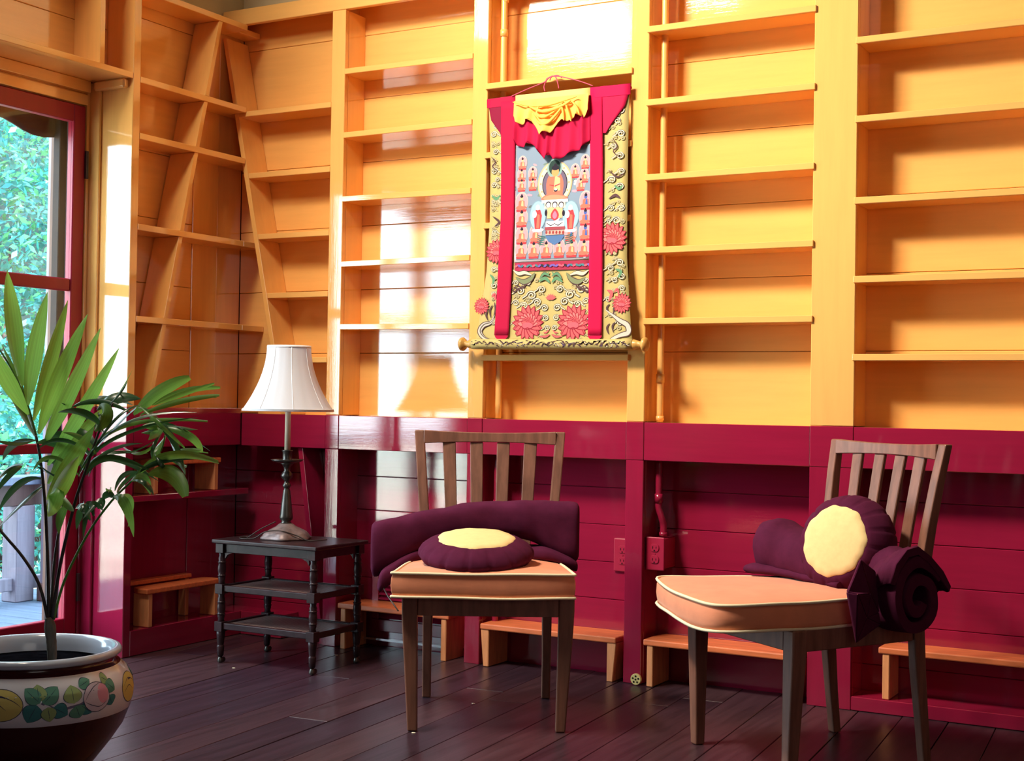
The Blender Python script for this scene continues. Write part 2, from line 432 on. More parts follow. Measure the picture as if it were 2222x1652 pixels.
# lower leaning board, maroon
b = MB()
def xc(z): return .268+(.779-z)*.155
b.hexa([(xc(.001), .012, .001), (xc(.001)+.022, .012, .001), (xc(.001)+.022, D-.002, .001), (xc(.001), D-.002, .001),
        (xc(.741), .012, .741), (xc(.741)+.022, .012, .741), (xc(.741)+.022, D-.002, .741), (xc(.741), D-.002, .741)], M_rd_v)
o = b.build('leaning_board', tA, bevel=.001, world=True); o['label'] = 'maroon lower leaning board'

# ------------------------------------------------------------------ left wall bay
tL = thing('side_bookshelf', 'orange side-wall bookshelf next to the glass door, above the maroon cubby', 'bookshelf', (-.12, -.3, .89))
bx('side_panel', tL, -.164, -.0005, -.613, -.577, .890, 2.72, M_or_v, .002)
for z in (2.074, 1.872, 1.546, 1.216):
    th2 = .022
    b = MB(); yend = -.002
    if z < 1.6: yend = .127
    b.box(-DL+.0035, 0, -.5765, -.002, z-th2, z, M_or_h)
    if z < 1.6: b.box(-DL+.0035, min(0, xb(z)-.003), -.002, D-.002, z-th2, z, M_or_h)
    else: b.box(-DL+.0035, xb(z)-.006, -.002, D-.003, z-th2, z, M_or_h)
    b.build('shelf', tL, bevel=.0015, world=True)
b = MB(); b.box(-DL+.0035, 0, -.5765, -.0015, 2.377, 2.399, M_or_h); b.box(-DL+.0035, -.045, -.0015, D-.003, 2.377, 2.399, M_or_h)
b.build('top_board', tL, bevel=.0015, world=True)
# leaning divider between the shelves: one piece in each cell
def yl(z): return -.185-(2.293-z)*.2325
for (za, zb) in ((.892, 1.1935), (1.2165, 1.5235), (1.5465, 1.8495), (1.8725, 2.0515), (2.0745, 2.3765)):
    b = MB(); w = .021; x1 = -.003; x0 = -DL+.0045
    b.hexa([(x0, yl(za), za), (x1, yl(za), za), (x1, yl(za)+w, za), (x0, yl(za)+w, za),
            (x0, yl(zb), zb), (x1, yl(zb), zb), (x1, yl(zb)+w, zb), (x0, yl(zb)+w, zb)], M_or_v)
    b.build('leaning_divider', tL, bevel=.001, world=True)
# over-door cubby
tO = thing('over_door_shelf', 'orange open shelf running over the red glass door', 'shelf', (-.12, -1.2, 2.06))
bx('shelf', tO, -.19, 0, -2.06, -.6135, 2.060, 2.081, M_or_h, .0015)
bx('divider', tO, -.1295, -.003, -.772, -.748, 2.0815, 2.42, M_or_v, .0015)
bx('divider', tO, -.1295, -.003, -1.55, -1.526, 2.0815, 2.42, M_or_v, .0015)
bx('top_board', tO, -.1295, 0, -2.06, -.6135, 2.4205, 2.442, M_or_h, .0015)
planks(tO, 'y', -2.06, -.614, 2.082, 2.42, .165, M_or_h, -.13)
bx('support_cleat', tO, -.17, -.02, -.640, -.6135, 2.025, 2.0595, M_or_h, .006)
# lower left: rail, post, shelf, platform
tC = thing('side_cubby', 'maroon open cubby low on the side wall beside the glass door', 'cubby', (-.12, -.3, 0))
bx('side_panel', tC, -.164, -.0005, -.613, -.577, .001, .889, M_rd_v, .002)
bx('rail', tC, -.020, 0, -.5765, -.0005, .745, .888, M_rd_h, .0015)
bx('ledge', tC, -DL+.0035, -.0205, -.5765, D-.002, .870, .888, M_or_h, .001)
bx('shelf', tC, -DL+.0035, -.001, -.5765, .055, .550, .572, M_rd_h, .0015)
bx('platform', tC, -DL+.0035, -.0005, -.5765, D-.002, .0015, .092, M_rd_h, .002)
bx('platform', tC, .0, .20, .02, D-.002, .0015, .092, M_rd_h, .002)

# ------------------------------------------------------------------ orange step risers
def riser(label, p0, ux, w, h, d, z0, legs=True, ti=.02, chamfer=.02, taper=.0):
    """p0 left front corner on plan, ux unit vector along the front, depth vector is ux rotated +90deg"""
    rz = math.atan2(ux[1], ux[0])
    t = thing('step_riser', label, 'riser', (p0[0], p0[1], z0), rz, 'orange wooden step risers in the lower cubbies')
    b = MB()
    pts = [(0, 0), (w, 0), (w, d*.55), (w-chamfer, d), (chamfer, d), (0, d*.55)]
    b.prism([(x, y, h-ti) for x, y in pts], (0, 0, ti), M_riser); b.build('tread', t, bevel=.004, seg=2)
    for k, x in enumerate((.012, w-.012-.022)):
        b = MB(); s = -taper if k == 0 else taper
        b.hexa([(x-s*.0, .004, 0), (x+.022, .004, 0), (x+.022, d-.006, 0), (x, d-.006, 0),
                (x-(.012 if k == 0 else -.0)*bool(taper), .004, h-ti-.0005), (x+.022+(.012 if k else 0)*bool(taper), .004, h-ti-.0005), (x+.022, d-.006, h-ti-.0005), (x, d-.006, h-ti-.0005)], M_riser_edge)
        b.build('leg_board', t, bevel=.0025)
    return t
riser('orange step riser on the floor under the glare-lit bay, in front of the wall vent', (.500, -.024), (1, 0), .488, .170, .148, .0)
riser('orange step riser with tapered ends on the floor below the hanging scroll', (1.118, -.024), (1, 0), .525, .150, .148, .0, taper=1)
riser('orange step riser on the floor behind the angled chair, beside the brass disc', (1.742, -.024), (1, 0), .52, .155, .148, .0)
riser('long orange step riser on the low maroon platform at the far right', (2.508, .004), (1, 0), .50, .158, .122, .0435)
# the ones in the side cubby face +x
riser('orange step riser on the maroon platform at the bottom of the side cubby', (.004, -.50), (0, 1), .40, .140, .085, .0925)
riser('small orange step riser on the upper shelf of the maroon side cubby', (-.008, -.47), (0, 1), .37, .125, .112, .5725)
# backing step behind the bottom side riser
t = thing('backing_step', 'darker second orange step behind the bottom side-cubby riser', 'riser', (-.10, -.38, .0925))
b = MB(); b.box(-.124, -.083, -.56, -.17, .236, .252, M_riser); b.build('tread', t, bevel=.003, world=True)
b = MB(); b.box(-.124, -.088, -.55, -.53, .0925, .2355, M_riser_edge); b.build('leg_board', t, bevel=.002, world=True)
b = MB(); b.box(-.124, -.088, -.20, -.18, .0925, .2355, M_riser_edge); b.build('leg_board', t, bevel=.002, world=True)

# ------------------------------------------------------------------ glass doors
def glass_door(name, y0, y1, hinge_side):
    """leaf in plane x=-.2 between y0<y1"""
    t = bpy.data.objects.new(name, None); COL.objects.link(t); t.location = (-.22, (y0+y1)/2, 0); t['kind'] = 'structure'
    X0, X1 = -.232, -.200
    st = .055; top, bot = 1.97, .015; gt, gb = 1.908, .135
    bx('stile', t, X0, X1, y0, y0+st, bot, top, M_door, .003); bx('stile', t, X0, X1, y1-st, y1, bot, top, M_door, .003)
    bx('top_rail', t, X0, X1, y0+st, y1-st, gt, top, M_door, .003); bx('bottom_rail', t, X0, X1, y0+st, y1-st, bot, gb, M_door, .003)
    for z0, z1 in ((1.300, 1.345), (.722, .758)):
        bx('muntin', t, X0+.004, X1-.004, y0+st, y1-st, z0, z1, M_door, .004)
    for z0, z1 in ((gb, .722), (.758, 1.300), (1.345, gt)):
        bx('pane', t, -.2135, -.2115, y0+st, y1-st, z0, z1, M_glass, 0)
    for z in (1.76, .24):
        yy = y1 if hinge_side > 0 else y0
        bx('hinge', t, -.200, -.190, yy-.004, yy+.008, z-.05, z+.05, M_hinge, .001)
    return t
glass_door('door_1', -1.329, -.642, 1)
glass_door('door_2', -2.019, -1.331, -1)
tr = struct('trim_1')
CH = .889
def casing(x0, x1, y0, y1):
    bx('casing', tr, x0, x1, y0, y1, CH, 2.059, M_or_v, .002)
    bx('casing', tr, x0, x1, y0, y1, 0, CH-.0005, M_rd_v, .002)
casing(-.25, -.196, -.640, -.626); casing(-.25, -.150, -.6255, -.6140); casing(-.25, -.207, -.6262, -.6256)
bx('casing', tr, -.25, -.192, -2.06, -.6405, 1.974, 2.012, M_or_h, .002)
bx('casing', tr, -.25, -.205, -2.06, -.6405, 2.0125, 2.018, M_or_h, .0)
bx('casing', tr, -.25, -.178, -2.06, -.6405, 2.0185, 2.0595, M_or_h, .002)
casing(-.25, -.19, -2.069, -2.022)
bx('threshold', tr, -.30, -.19, -2.02, -.64, .001, .013, M_darkwood, .002)

# ------------------------------------------------------------------ outdoors
M_deck = mat('weathered_deck', (0.07, 0.10, 0.16), .6, .3, grain=1, gscale=(3, 40, 3), gamt=.2)
M_postout = mat('grey_timber', (0.16, 0.15, 0.20), .7, .2, grain=1, gscale=(40, 40, 3), gamt=.2)
M_brownout = mat('brown_timber', (0.055, 0.035, 0.035), .7, .2, grain=1, gscale=(40, 40, 3), gamt=.25)
M_ground = mat('garden_path', (0.42, 0.40, 0.34), .9, .1, grain=1, gscale=(1.5, 1.5, 1.5), gamt=.2)
M_awn = mat('dark_awning', (0.02, 0.018, 0.02), .7, .2)
b = MB(); b.box(-40, -.36, -40, 30, -.5, -.16, M_ground); o = b.build('ground', None); o['kind'] = 'structure'
td = struct('deck')
y = -3.2
k = 0
while y < 1.6:
    bx('deck_board', td, -1.95, -.36, y, y+.13, -.08, -.055, M_deck, .003); y += .136
tf = thing('deck_railing', 'weathered deck railing with posts seen through the lower door panes', 'railing', (-1.7, 0, -.055))
bx('top_rail', tf, -1.76, -1.62, -.5, 1.4, .50, .54, M_deck, .004)
bx('fascia_rail', tf, -1.70, -1.66, -.5, 1.4, .40, .50, M_brownout, .003)
bx('bottom_rail', tf, -1.70, -1.66, -.5, 1.4, .0, .06, M_postout, .003)
for yy in (-.45, .345, .92):
    bx('post', tf, -1.74, -1.64, yy, yy+.11, -.054, .40, M_postout, .004)
for yy in (-.3, -.15, 0, .15, .62, .76):
    bx('baluster', tf, -1.695, -1.665, yy, yy+.035, .06, .40, M_brownout, .002)
tp = thing('porch_post', 'tall pale grey porch post outside the glass door', 'post', (-1.6, .52, -.055))
bx('post_shaft', tp, -1.612, -1.532, .460, .540, -.054, 2.75, M_postout, .005)
bx('post_base', tp, -1.615, -1.52, .445, .555, -.0545, .03, M_brownout, .004)
tp2 = thing('door_side_post', 'dark narrow timber standing just outside the door frame', 'post', (-.33, -.62, -.055))
b = MB(); b.box(-.335, -.30, -.668, -.632, -.05, 2.05, M_awn); b.build('post_shaft', tp2, bevel=.003, world=True)
b = MB(); b.box(-.299, -.262, -.640, -.618, -.05, 2.05, M_postout); b.build('side_strip', tp2, bevel=.003, world=True)
# dark rolled awning with a sagging lower edge
b = MB(); rows = []
for i in range(40):
    yy = -2.3+i*(1.72/39); sag = 1.885-.018*math.sin((yy+.9)*7)+.012*math.sin(yy*19)
    rows.append([(-.36, yy, 2.2), (-.33, yy, 2.2), (-.325, yy, sag+.02), (-.335, yy, sag), (-.35, yy, sag+.004), (-.36, yy, sag+.03)])
b.loft(rows, M_awn); o = b.build('awning_valance', None); tag(o, 'dark sagging awning edge hanging outside the top of the glass door', 'awning')

# shrubs: leaf masses
def foliage_mat(name, c, tr):
    m = bpy.data.materials.new(name); m.use_nodes = True; nt = m.node_tree; bsd = nt.nodes['Principled BSDF']
    bsd.inputs['Base Color'].default_value = (*c, 1); bsd.inputs['Roughness'].default_value = .4
    t = nt.nodes.new('ShaderNodeBsdfTranslucent'); t.inputs[0].default_value = (*tr, 1)
    mx = nt.nodes.new('ShaderNodeMixShader'); mx.inputs[0].default_value = .4
    nt.links.new(bsd.outputs[0], mx.inputs[1]); nt.links.new(t.outputs[0], mx.inputs[2])
    nt.links.new(mx.outputs[0], nt.nodes['Material Output'].inputs[0]); return m
FM = [foliage_mat('shrub_leaf_a', (.015, .13, .12), (.03, .22, .19)), foliage_mat('shrub_leaf_b', (.025, .17, .20), (.04, .26, .28)), foliage_mat('shrub_leaf_c', (.04, .20, .09), (.07, .3, .12))]
def shrub(label, c, rad, n, size, bias):
    t = thing('garden_shrub', label, 'shrub', (c[0], c[1], -.16), 0, 'garden shrubs outside the door')
    b = MB(); rnd = random.Random(int(c[0]*100+c[1]*10))
    for k in range(n):
        while True:
            p = Vector((rnd.uniform(-1, 1), rnd.uniform(-1, 1), rnd.uniform(-1, 1)))
            if .45 < p.length < 1+.15*noise.noise(p*3): break
        q = Vector((c[0]+p.x*rad[0], c[1]+p.y*rad[1], c[2]+p.z*rad[2]))
        if q.z < -.15: continue
        d = Vector((rnd.gauss(0, 1), rnd.gauss(0, 1), rnd.gauss(0, .8))).normalized(); e = d.cross(Vector((rnd.gauss(0, 1), rnd.gauss(0, 1), rnd.gauss(0, 1)))).normalized()
        s = size*rnd.uniform(.6, 1.4)
        b.poly([q-d*s, q+e*s*.42, q+d*s, q-e*s*.42], FM[0 if rnd.random() > bias else rnd.choice((1, 2))])
    o = b.build('foliage', t, world=True); o['kind'] = 'stuff'
    tb = MB()
    for k in range(5):
        a = k*1.3; tb.tube([(c[0], c[1], -.2), (c[0]+.2*math.cos(a), c[1]+.2*math.sin(a), c[2]*.5), (c[0]+rad[0]*.6*math.cos(a), c[1]+rad[1]*.6*math.sin(a), c[2]+.3*rad[2])], [.04, .03, .01], M_brownout, 6)
    tb.build('branches', t, world=True)
shrub('tall dense green shrub filling the upper door pane', (-4.95, 3.1, 1.7), (1.25, 1.9, 2.0), 32000, .036, .6)
shrub('low blue-green shrub behind the deck railing', (-2.95, 1.5, .3), (.68, 1.3, .75), 9000, .032, .35)
b = MB(); b.box(-6.8, -6.7, -1.5, 8.5, -.16, 4.6, mat('mossy_fence', (0.012, 0.030, 0.032), .9, .1, grain=1, gscale=(4, 12, 2), gamt=.3)); tag(b.build('garden_fence', None), 'dark mossy timber fence behind the garden shrubs', 'fence')

# ------------------------------------------------------------------ side chairs
def lerp(a, b, t): return a+(b-a)*t
def make_chair(label, loc, rz):
    t = thing('slat_back_chair', label, 'chair', (loc[0], loc[1], 0), rz, 'walnut slat-back chairs')
    # front legs: square, tapering on the outer side
    for s in (-1, 1):
        b = MB()
        xo, xi = s*.243, s*.199; fo, fi = s*.222, s*.194
        rows = []
        for k, z in enumerate((0.0015, .30, .345, .379)):
            q = min(1, z/.33); o_ = lerp(fo, xo, q); i_ = lerp(fi, xi, q); yf = lerp(-.229, -.2315, q); yb_ = lerp(-.200, -.188, q)
            r = [(o_, yf, z), (i_, yf, z), (i_, yb_, z), (o_, yb_, z)]
            rows.append(r if s < 0 else r[::-1])
        b.loft(rows, M_chair, smooth=False); b.build('leg', t, bevel=.004, seg=2)
    # rear legs run up into the raked stiles
    prof = [(0.0015, .232, .026), (.12, .219, .029), (.25, .206, .034), (.38, .198, .036), (.48, .204, .034), (.62, .221, .030), (.74, .240, .027), (.836, .2585, .024)]
    def stx(z): return lerp(.200, .201, z/.38) if z < .38 else lerp(.201, .238, (z-.38)/.456)
    for s in (-1, 1):
        b = MB(); rows = []
        for z, y, d in prof:
            w = .027 if z < .2 else .030; xo = s*stx(z); xi = s*(stx(z)-w)
            r = [(xo, y-d/2, z), (xi, y-d/2, z), (xi, y+d/2, z), (xo, y+d/2, z)]
            rows.append(r if s < 0 else r[::-1])
        b.loft(rows, M_chair, smooth=False); b.build('leg', t, bevel=.0035, seg=2)
    # rails
    b = MB(); b.hexa([(-.1985, -.229, .325), (.1985, -.229, .325), (.1985, -.205, .325), (-.1985, -.205, .325),
                      (-.1985, -.229, .3785), (.1985, -.229, .3785), (.1985, -.205, .3785), (-.1985, -.205, .3785)], M_chair)
    b.build('front_rail', t, bevel=.002)
    for s in (-1, 1):
        b = MB(); P = [(s*.238, -.1875), (s*.216, -.1875), (s*.176, .180), (s*.198, .180)]
        if s > 0: P = P[::-1]
        b.loft([[(x, y, .325) for x, y in P], [(x, y, .3785) for x, y in P]], M_chair, smooth=False); b.build('side_rail', t, bevel=.002)
    b = MB(); b.box(-.170, .170, .186, .208, .325, .3785, M_chair); b.build('back_rail', t, bevel=.002)
    b = MB(); b.prism([(-.20, -.204, .372), (.20, -.204, .372), (.168, .184, .372), (-.168, .184, .372)], (0, 0, .0065), M_chair); b.build('seat_board', t)
    # crest: curved back in plan, bowed edges
    b = MB(); rows = []; N = 16
    for i in range(N+1):
        u = i/N*2-1; x = u*.2085; bow = .020*(1-u*u); y0 = .2475+bow; zt = .8365-.006*(1-u*u); zb = .795+.006*(1-u*u)
        rows.append([(x, y0-.010, zb), (x, y0+.011, zb), (x, y0+.013, zt), (x, y0-.008, zt)])
    b.loft(rows, M_chair, smooth=False); b.build('crest_rail', t, bevel=.002)
    # four slats following the rake and the bow
    for k, xt in enumerate((-.139, -.052, .033, .119)):
        xt += .010; xbm = xt*.84; b = MB(); rows = []
        for j in range(9):
            q = j/8; z = lerp(.3785, .800, q); x = lerp(xbm, xt, q); hw = lerp(.0165, .0205, q)
            bow = .020*(1-(x/.2085)**2)*q; y = .199+.0 + (.052*max(0, (z-.40)/.40)**1.25) + bow - .003
            rows.append([(x-hw, y-.006, z), (x+hw, y-.006, z), (x+hw, y+.006, z), (x-hw, y+.006, z)])
        b.loft(rows, M_chair, smooth=False); b.build('slat', t, bevel=.002)
    return t
C1 = (1.5195, -.660); R1 = math.radians(30.54); C2 = (2.482, -.603); R2 = math.radians(-35.84)
make_chair('walnut slat-back chair facing the viewer, in front of the window-lit bay', C1, R1)
make_chair('walnut slat-back chair turned sideways in front of the broad post', C2, R2)

def smooth_closed(pts, k=8):
    n = len(pts); out = []
    for i in range(n):
        a, b_, c, d = (Vector(pts[(i+j-1) % n]) for j in range(4))
        for j in range(k):
            t = j/k; out.append(.5*((2*b_)+(c-a)*t+(2*a-5*b_+4*c-d)*t*t+(3*b_-a-3*c+d)*t**3))
    return out
def seat_cushion(label, loc, rz, outline, z0, z1, dome=.012, wav=.0):
    t = thing('seat_cushion', label, 'cushion', (loc[0], loc[1], z0), rz, 'salmon box cushions on the chairs')
    O = smooth_closed([(x, y, 0) for x, y in outline]); n = len(O)
    cx = sum(p.x for p in O)/n; cy = sum(p.y for p in O)/n; h = z1-z0
    def wz(p, k): return wav*noise.noise(Vector((p.x*5, p.y*5, k*3.)))
    b = MB(); rows = []
    for q, ins in ((0, .5), (0, .05), (.04, .004), (.25, -.003), (.5, -.006), (.75, -.003), (.96, .004)):
        rows.append([(cx+(p.x-cx)*(1-ins*2.0 if ins < .4 else .0), cy+(p.y-cy)*(1-ins*2.0 if ins < .4 else .0), q*h+wz(p, q)+(.0015*noise.noise(Vector((p.x*20, p.y*20, q*9))))) for p in O])
    for ins in (.03, .10, .22, .4, .62, .85, .999):
        dm = h+dome*(1-(1-ins)**4)
        rows.append([(cx+(p.x-cx)*(1-ins), cy+(p.y-cy)*(1-ins), dm+wz(p, 1)*(1-ins)) for p in O])
    b.loft(rows, M_salmon, caps=False); b.build('cover', t)
    for q in (.02, .98):
        b = MB(); b.tube([(p.x*1.0+(p.x-cx)*.006, p.y+(p.y-cy)*.006, q*h+wz(p, q)) for p in O], .0042, M_cream, 6, closed=True); b.build('piping', t)
    return t
seat_cushion('salmon seat cushion with cream piping under the flat-lying round cushion', C1, R1,
    [(-.255, -.262), (-.10, -.275), (.10, -.275), (.224, -.262), (.238, -.225), (.215, 0), (.185, .16), (0, .18), (-.18, .16), (-.235, 0), (-.262, -.225)], .3805, .448, wav=.004)
seat_cushion('salmon seat cushion with cream piping jutting forward on the sideways chair', C2, R2,
    [(-.300, -.285), (-.22, -.335), (-.06, -.392), (.10, -.425), (.195, -.415), (.236, -.335), (.232, -.20), (.215, 0), (.19, .13), (0, .15), (-.17, .12), (-.25, -.03), (-.300, -.20)], .3805, .447, dome=.010, wav=.006)

# round pleated cushions
def zafu(label, M4, rad, h, ytop):
    loc = M4.to_translation()
    t = thing('round_cushion', label, 'cushion', loc, 0, 'plum round meditation cushions with pale yellow tops')
    t.rotation_euler = M4.to_euler()
    b = MB(); nP = 15
    def mod(a, r, z):
        if r < ytop*.8: return 1
        s = abs(math.sin(a*nP/2+.4)); edge = 1-.035*(1-s)**6
        return edge*(1+.02*noise.noise(Vector((math.cos(a)*2, math.sin(a)*2, z*20))))
    pr = [(.01, .002), (rad*.55, 0), (rad*.80, .004), (rad*.93, h*.18), (rad, h*.38), (rad*.995, h*.5), (rad*.94, h*.68), (rad*.84, h*.82), (ytop*1.1, h*.92), (ytop, h*.955)]
    b.lathe(pr, M_purple, n=120, mod=mod, caps=True); b.build('body', t)
    b = MB(); rows = []
    for q in (1.0, .97, .8, .5, .25, .0005):
        rows.append([(ytop*q*(1+.018*math.sin(a*7+1)+.012*math.sin(a*15))*math.cos(a), ytop*q*(1+.018*math.sin(a*7+1)+.012*math.sin(a*15))*math.sin(a), h*.955+.003+.010*(1-q*q)+(-.004 if q == 1 else 0)) for a in [2*PI*k/90 for k in range(90)]])
    b.loft(rows, M_yellow, caps=False); b.build('top_panel', t)
    return t
def l2w(c, rz, x, y, z): return Vector((c[0]+x*math.cos(rz)-y*math.sin(rz), c[1]+x*math.sin(rz)+y*math.cos(rz), z))
p = l2w(C1, R1, -.037, -.095, .456)
zafu('plum round cushion with a yellow top lying flat on the chair seat', Matrix.Translation(p) @ Matrix.Rotation(R1, 4, 'Z') @ Matrix.Rotation(math.radians(9), 4, 'X'), .168, .080, .112)
nrm = (-_f*.64 - _r*.68 + _u*.28).normalized()
xa = Vector((0, 0, 1)).cross(nrm).normalized(); ya = nrm.cross(xa)
ctr = onp(1836, 1184, l2w(C2, R2, .03, .045, .56), _f)
M4 = Matrix(((xa.x, ya.x, nrm.x, 0), (xa.y, ya.y, nrm.y, 0), (xa.z, ya.z, nrm.z, 0), (0, 0, 0, 1)))
zafu('plum round cushion with a yellow disc propped upright against the chair back', Matrix.Translation(ctr-nrm*.060) @ M4, .139, .122, .096)

# folded sitting mats
def mat_loft(b, secs, m, n=28, pw_=2.6, rough=.004, seed=0):
    """secs: (x, yc, zc, hy, hz, roll)"""
    rows = []
    for (x, yc, zc, hy, hz, ro) in secs:
        row = []
        for k in range(n):
            a = 2*PI*k/n; c, s_ = math.cos(a), math.sin(a)
            y = hy*math.copysign(abs(c)**(2/pw_), c); z = hz*math.copysign(abs(s_)**(2/pw_), s_)
            yy = y*math.cos(ro)-z*math.sin(ro); zz = y*math.sin(ro)+z*math.cos(ro)
            d = rough*noise.noise(Vector((x*9+seed, (yc+yy)*9, (zc+zz)*9)))+rough*.5*noise.noise(Vector((x*25+seed, (yc+yy)*25, (zc+zz)*25)))
            row.append((x, yc+yy*(1+d/max(hy, .02)), zc+zz*(1+d/max(hz, .02))))
        rows.append(row)
    b.loft(rows, m)
def resample(secs, n):
    P = [Vector(s[:3]) for s in secs]; out = []
    for i in range(n+1):
        u = i/n*(len(secs)-1); k = min(int(u), len(secs)-2); f_ = u-k
        a = secs[max(k-1, 0)]; b_ = secs[k]; c = secs[k+1]; d = secs[min(k+2, len(secs)-1)]
        out.append(tuple(.5*((2*b_[j])+(c[j]-a[j])*f_+(2*a[j]-5*b_[j]+4*c[j]-d[j])*f_*f_+(3*b_[j]-a[j]-3*c[j]+d[j])*f_**3) for j in range(6)))
    return out
tm = thing('folded_mat', 'plum folded sitting mat arched behind the flat-lying round cushion', 'mat', (C1[0], C1[1], .40), R1, 'plum folded sitting mats')
o_ = .40
b = MB()
mat_loft(b, resample([(-.352, .060, .486-o_, .040, .066, 0), (-.335, .062, .482-o_, .050, .084, .0), (-.26, .07, .512-o_, .052, .066, -.02), (-.17, .085, .545-o_, .054, .054, 0), (-.05, .095, .567-o_, .052, .054, 0),
    (.05, .095, .572-o_, .052, .056, 0), (.13, .09, .568-o_, .054, .062, 0), (.20, .08, .548-o_, .054, .080, 0), (.258, .07, .540-o_, .050, .086, 0), (.272, .07, .540-o_, .036, .074, 0)], 44), M_purple, pw_=3.2, rough=.006)
b.build('upper_fold', tm)
b = MB()
mat_loft(b, resample([(-.330, .030, .375-o_, .020, .010, 0), (-.318, .030, .392-o_, .045, .032, .0), (-.28, .045, .418-o_, .055, .032, 0), (-.25, .065, .446-o_, .060, .020, 0), (-.19, .09, .468-o_, .060, .020, 0), (-.05, .10, .474-o_, .06, .022, 0), (.10, .10, .472-o_, .06, .022, 0),
    (.17, .075, .474-o_, .065, .020, 0), (.235, .06, .452-o_, .06, .020, -.05), (.262, .055, .438-o_, .045, .016, -.1), (.268, .055, .435-o_, .03, .008, -.1)], 44), M_purple, pw_=3.0, rough=.004, seed=4)
b.build('lower_fold', tm)
b = MB(); b.tube([(-.322, .03, .384-o_), (-.295, -.05, .355-o_), (-.258, -.14, .325-o_)], .0022, M_cord, 6); b.build('tie', tm)

tm = thing('folded_mat', 'plum mat rolled and bunched on the sideways chair, its coiled end hanging out', 'mat', (C2[0], C2[1], .36), R2, 'plum folded sitting mats')
o_ = .36
b = MB()   # main roll, left bulge to the middle
mat_loft(b, resample([(-.262, .05, .525-o_, .035, .055, 0), (-.250, .05, .528-o_, .062, .078, 0), (-.21, .055, .532-o_, .070, .085, .1), (-.15, .07, .52-o_, .075, .075, .1), (0, .085, .50-o_, .075, .060, 0),
    (.10, .105, .49-o_, .065, .055, 0), (.18, .115, .50-o_, .055, .07, 0), (.235, .11, .49-o_, .05, .08, 0)], 40), M_purple, pw_=2.4, rough=.010, seed=9)
b.build('upper_fold', tm)
b = MB()
mat_loft(b, resample([(-.300, .03, .462-o_, .02, .008, 0), (-.285, .03, .466-o_, .05, .016, 0), (-.22, .04, .470-o_, .07, .018, 0), (-.1, .07, .470-o_, .07, .018, 0), (.1, .08, .462-o_, .07, .016, 0)], 24), M_purple, pw_=2.4, rough=.006, seed=12)
b.build('lower_fold', tm)
# coiled end: a spiral sheet extruded along the chair width
b = MB(); rows = []
def coil(x, sc, yc, zc):
    pts_o = []; pts_i = []; n = 60; T0, T1 = .9*PI, 4.6*PI
    for k in range(n+1):
        th_ = T0+(T1-T0)*k/n; r = (.018+.0175*(th_-T0)/PI)*sc; a = -th_+2.4
        wob = 1+.07*noise.noise(Vector((math.cos(a)*1.5, math.sin(a)*1.5, x*14+th_*.3)))
        tk = .0115*sc
        pts_o.append((x, yc+(r+tk)*wob*math.cos(a), zc+(r+tk)*wob*1.22*math.sin(a)))
        pts_i.append((x, yc+(r-tk)*wob*math.cos(a), zc+(r-tk)*wob*1.22*math.sin(a)))
    return pts_o+pts_i[::-1]
YC, ZC = .090, .452
for x, sc in ((.215, .98), (.24, 1.0), (.275, 1.0), (.305, .99), (.322, .97)):
    rows.append(coil(x, sc, YC, ZC-o_))
b.grid(rows, M_purple, closed=True)
bt = len(b.v)
for ri, flip in ((0, 0), (len(rows)-1, 1)):
    K = len(rows[0]); base = ri*K
    for k in range(K//2-1):
        q = (base+k, base+k+1, base+K-2-k, base+K-1-k)
        b.f.append(q if flip else q[::-1]); b.m.append(0); b.sm.append(False)
b.build('coiled_end', tm)
# hanging folded corner in front of the coil
def P2(px, py, x): 
    q = onp(px, py, l2w(C2, R2, x, 0, 0), (math.cos(R2), math.sin(R2), 0)); v = q-Vector((C2[0], C2[1], 0))
    return Vector((v.x*math.cos(-R2)-v.y*math.sin(-R2), v.x*math.sin(-R2)+v.y*math.cos(-R2), q.z-o_))
top = [P2(1838, 1286, .262), P2(1868, 1212, .250), P2(1902, 1196, .235), P2(1948, 1196, .225)]
a1_ = P2(1838, 1286, .285); a2_ = P2(1868, 1214, .278); a3_ = P2(1900, 1240, .262); a4_ = P2(1908, 1330, .272); a5_ = P2(1882, 1342, .285); a6_ = P2(1858, 1397, .282)
a7_ = P2(1912, 1356, .268); a8_ = P2(1862, 1290, .305); a9_ = P2(1890, 1290, .292)
b = MB()
T_ = Vector((-.012, .006, 0))
def tri(*p):
    b.prism(p, T_, M_purple)
b.prism([a1_, a2_, a9_, a8_][::-1], T_, M_purple)
tri(a8_, a5_, a6_); tri(a1_, a8_, a6_); b.prism([a2_, a3_, a4_, a9_][::-1], T_, M_purple); tri(a9_, a4_, a5_); tri(a8_, a9_, a5_); tri(a5_, a7_, a6_); tri(a5_, a4_, a7_)
b.build('hanging_corner', tm, bevel=.003, seg=2)
# fold over the top of the coil
b = MB(); rows = []
for i in range(13):
    u = i/12; pa = P2(lerp(1866, 1880, u), lerp(1216, 1250, u), lerp(.20, .318, u)); 
    row = []
    for (y, z) in ((.0, .50), (.015, .548), (.050, .584), (.085, .590), (.125, .565), (.165, .527), (.190, .488), (.185, .475), (.155, .512), (.12, .548), (.085, .570), (.055, .565), (.028, .535), (.012, .498)):
        k = 1-.25*u*u
        row.append((lerp(.252, .324, u), y+.004*noise.noise(Vector((u*4, y*30, 1))), (z-.03*(1-u)**2-.006*u)-o_+.006*noise.noise(Vector((u*5, y*20, 5)))))
    rows.append(row)
b.loft(rows, M_purple); b.build('top_fold', tm)

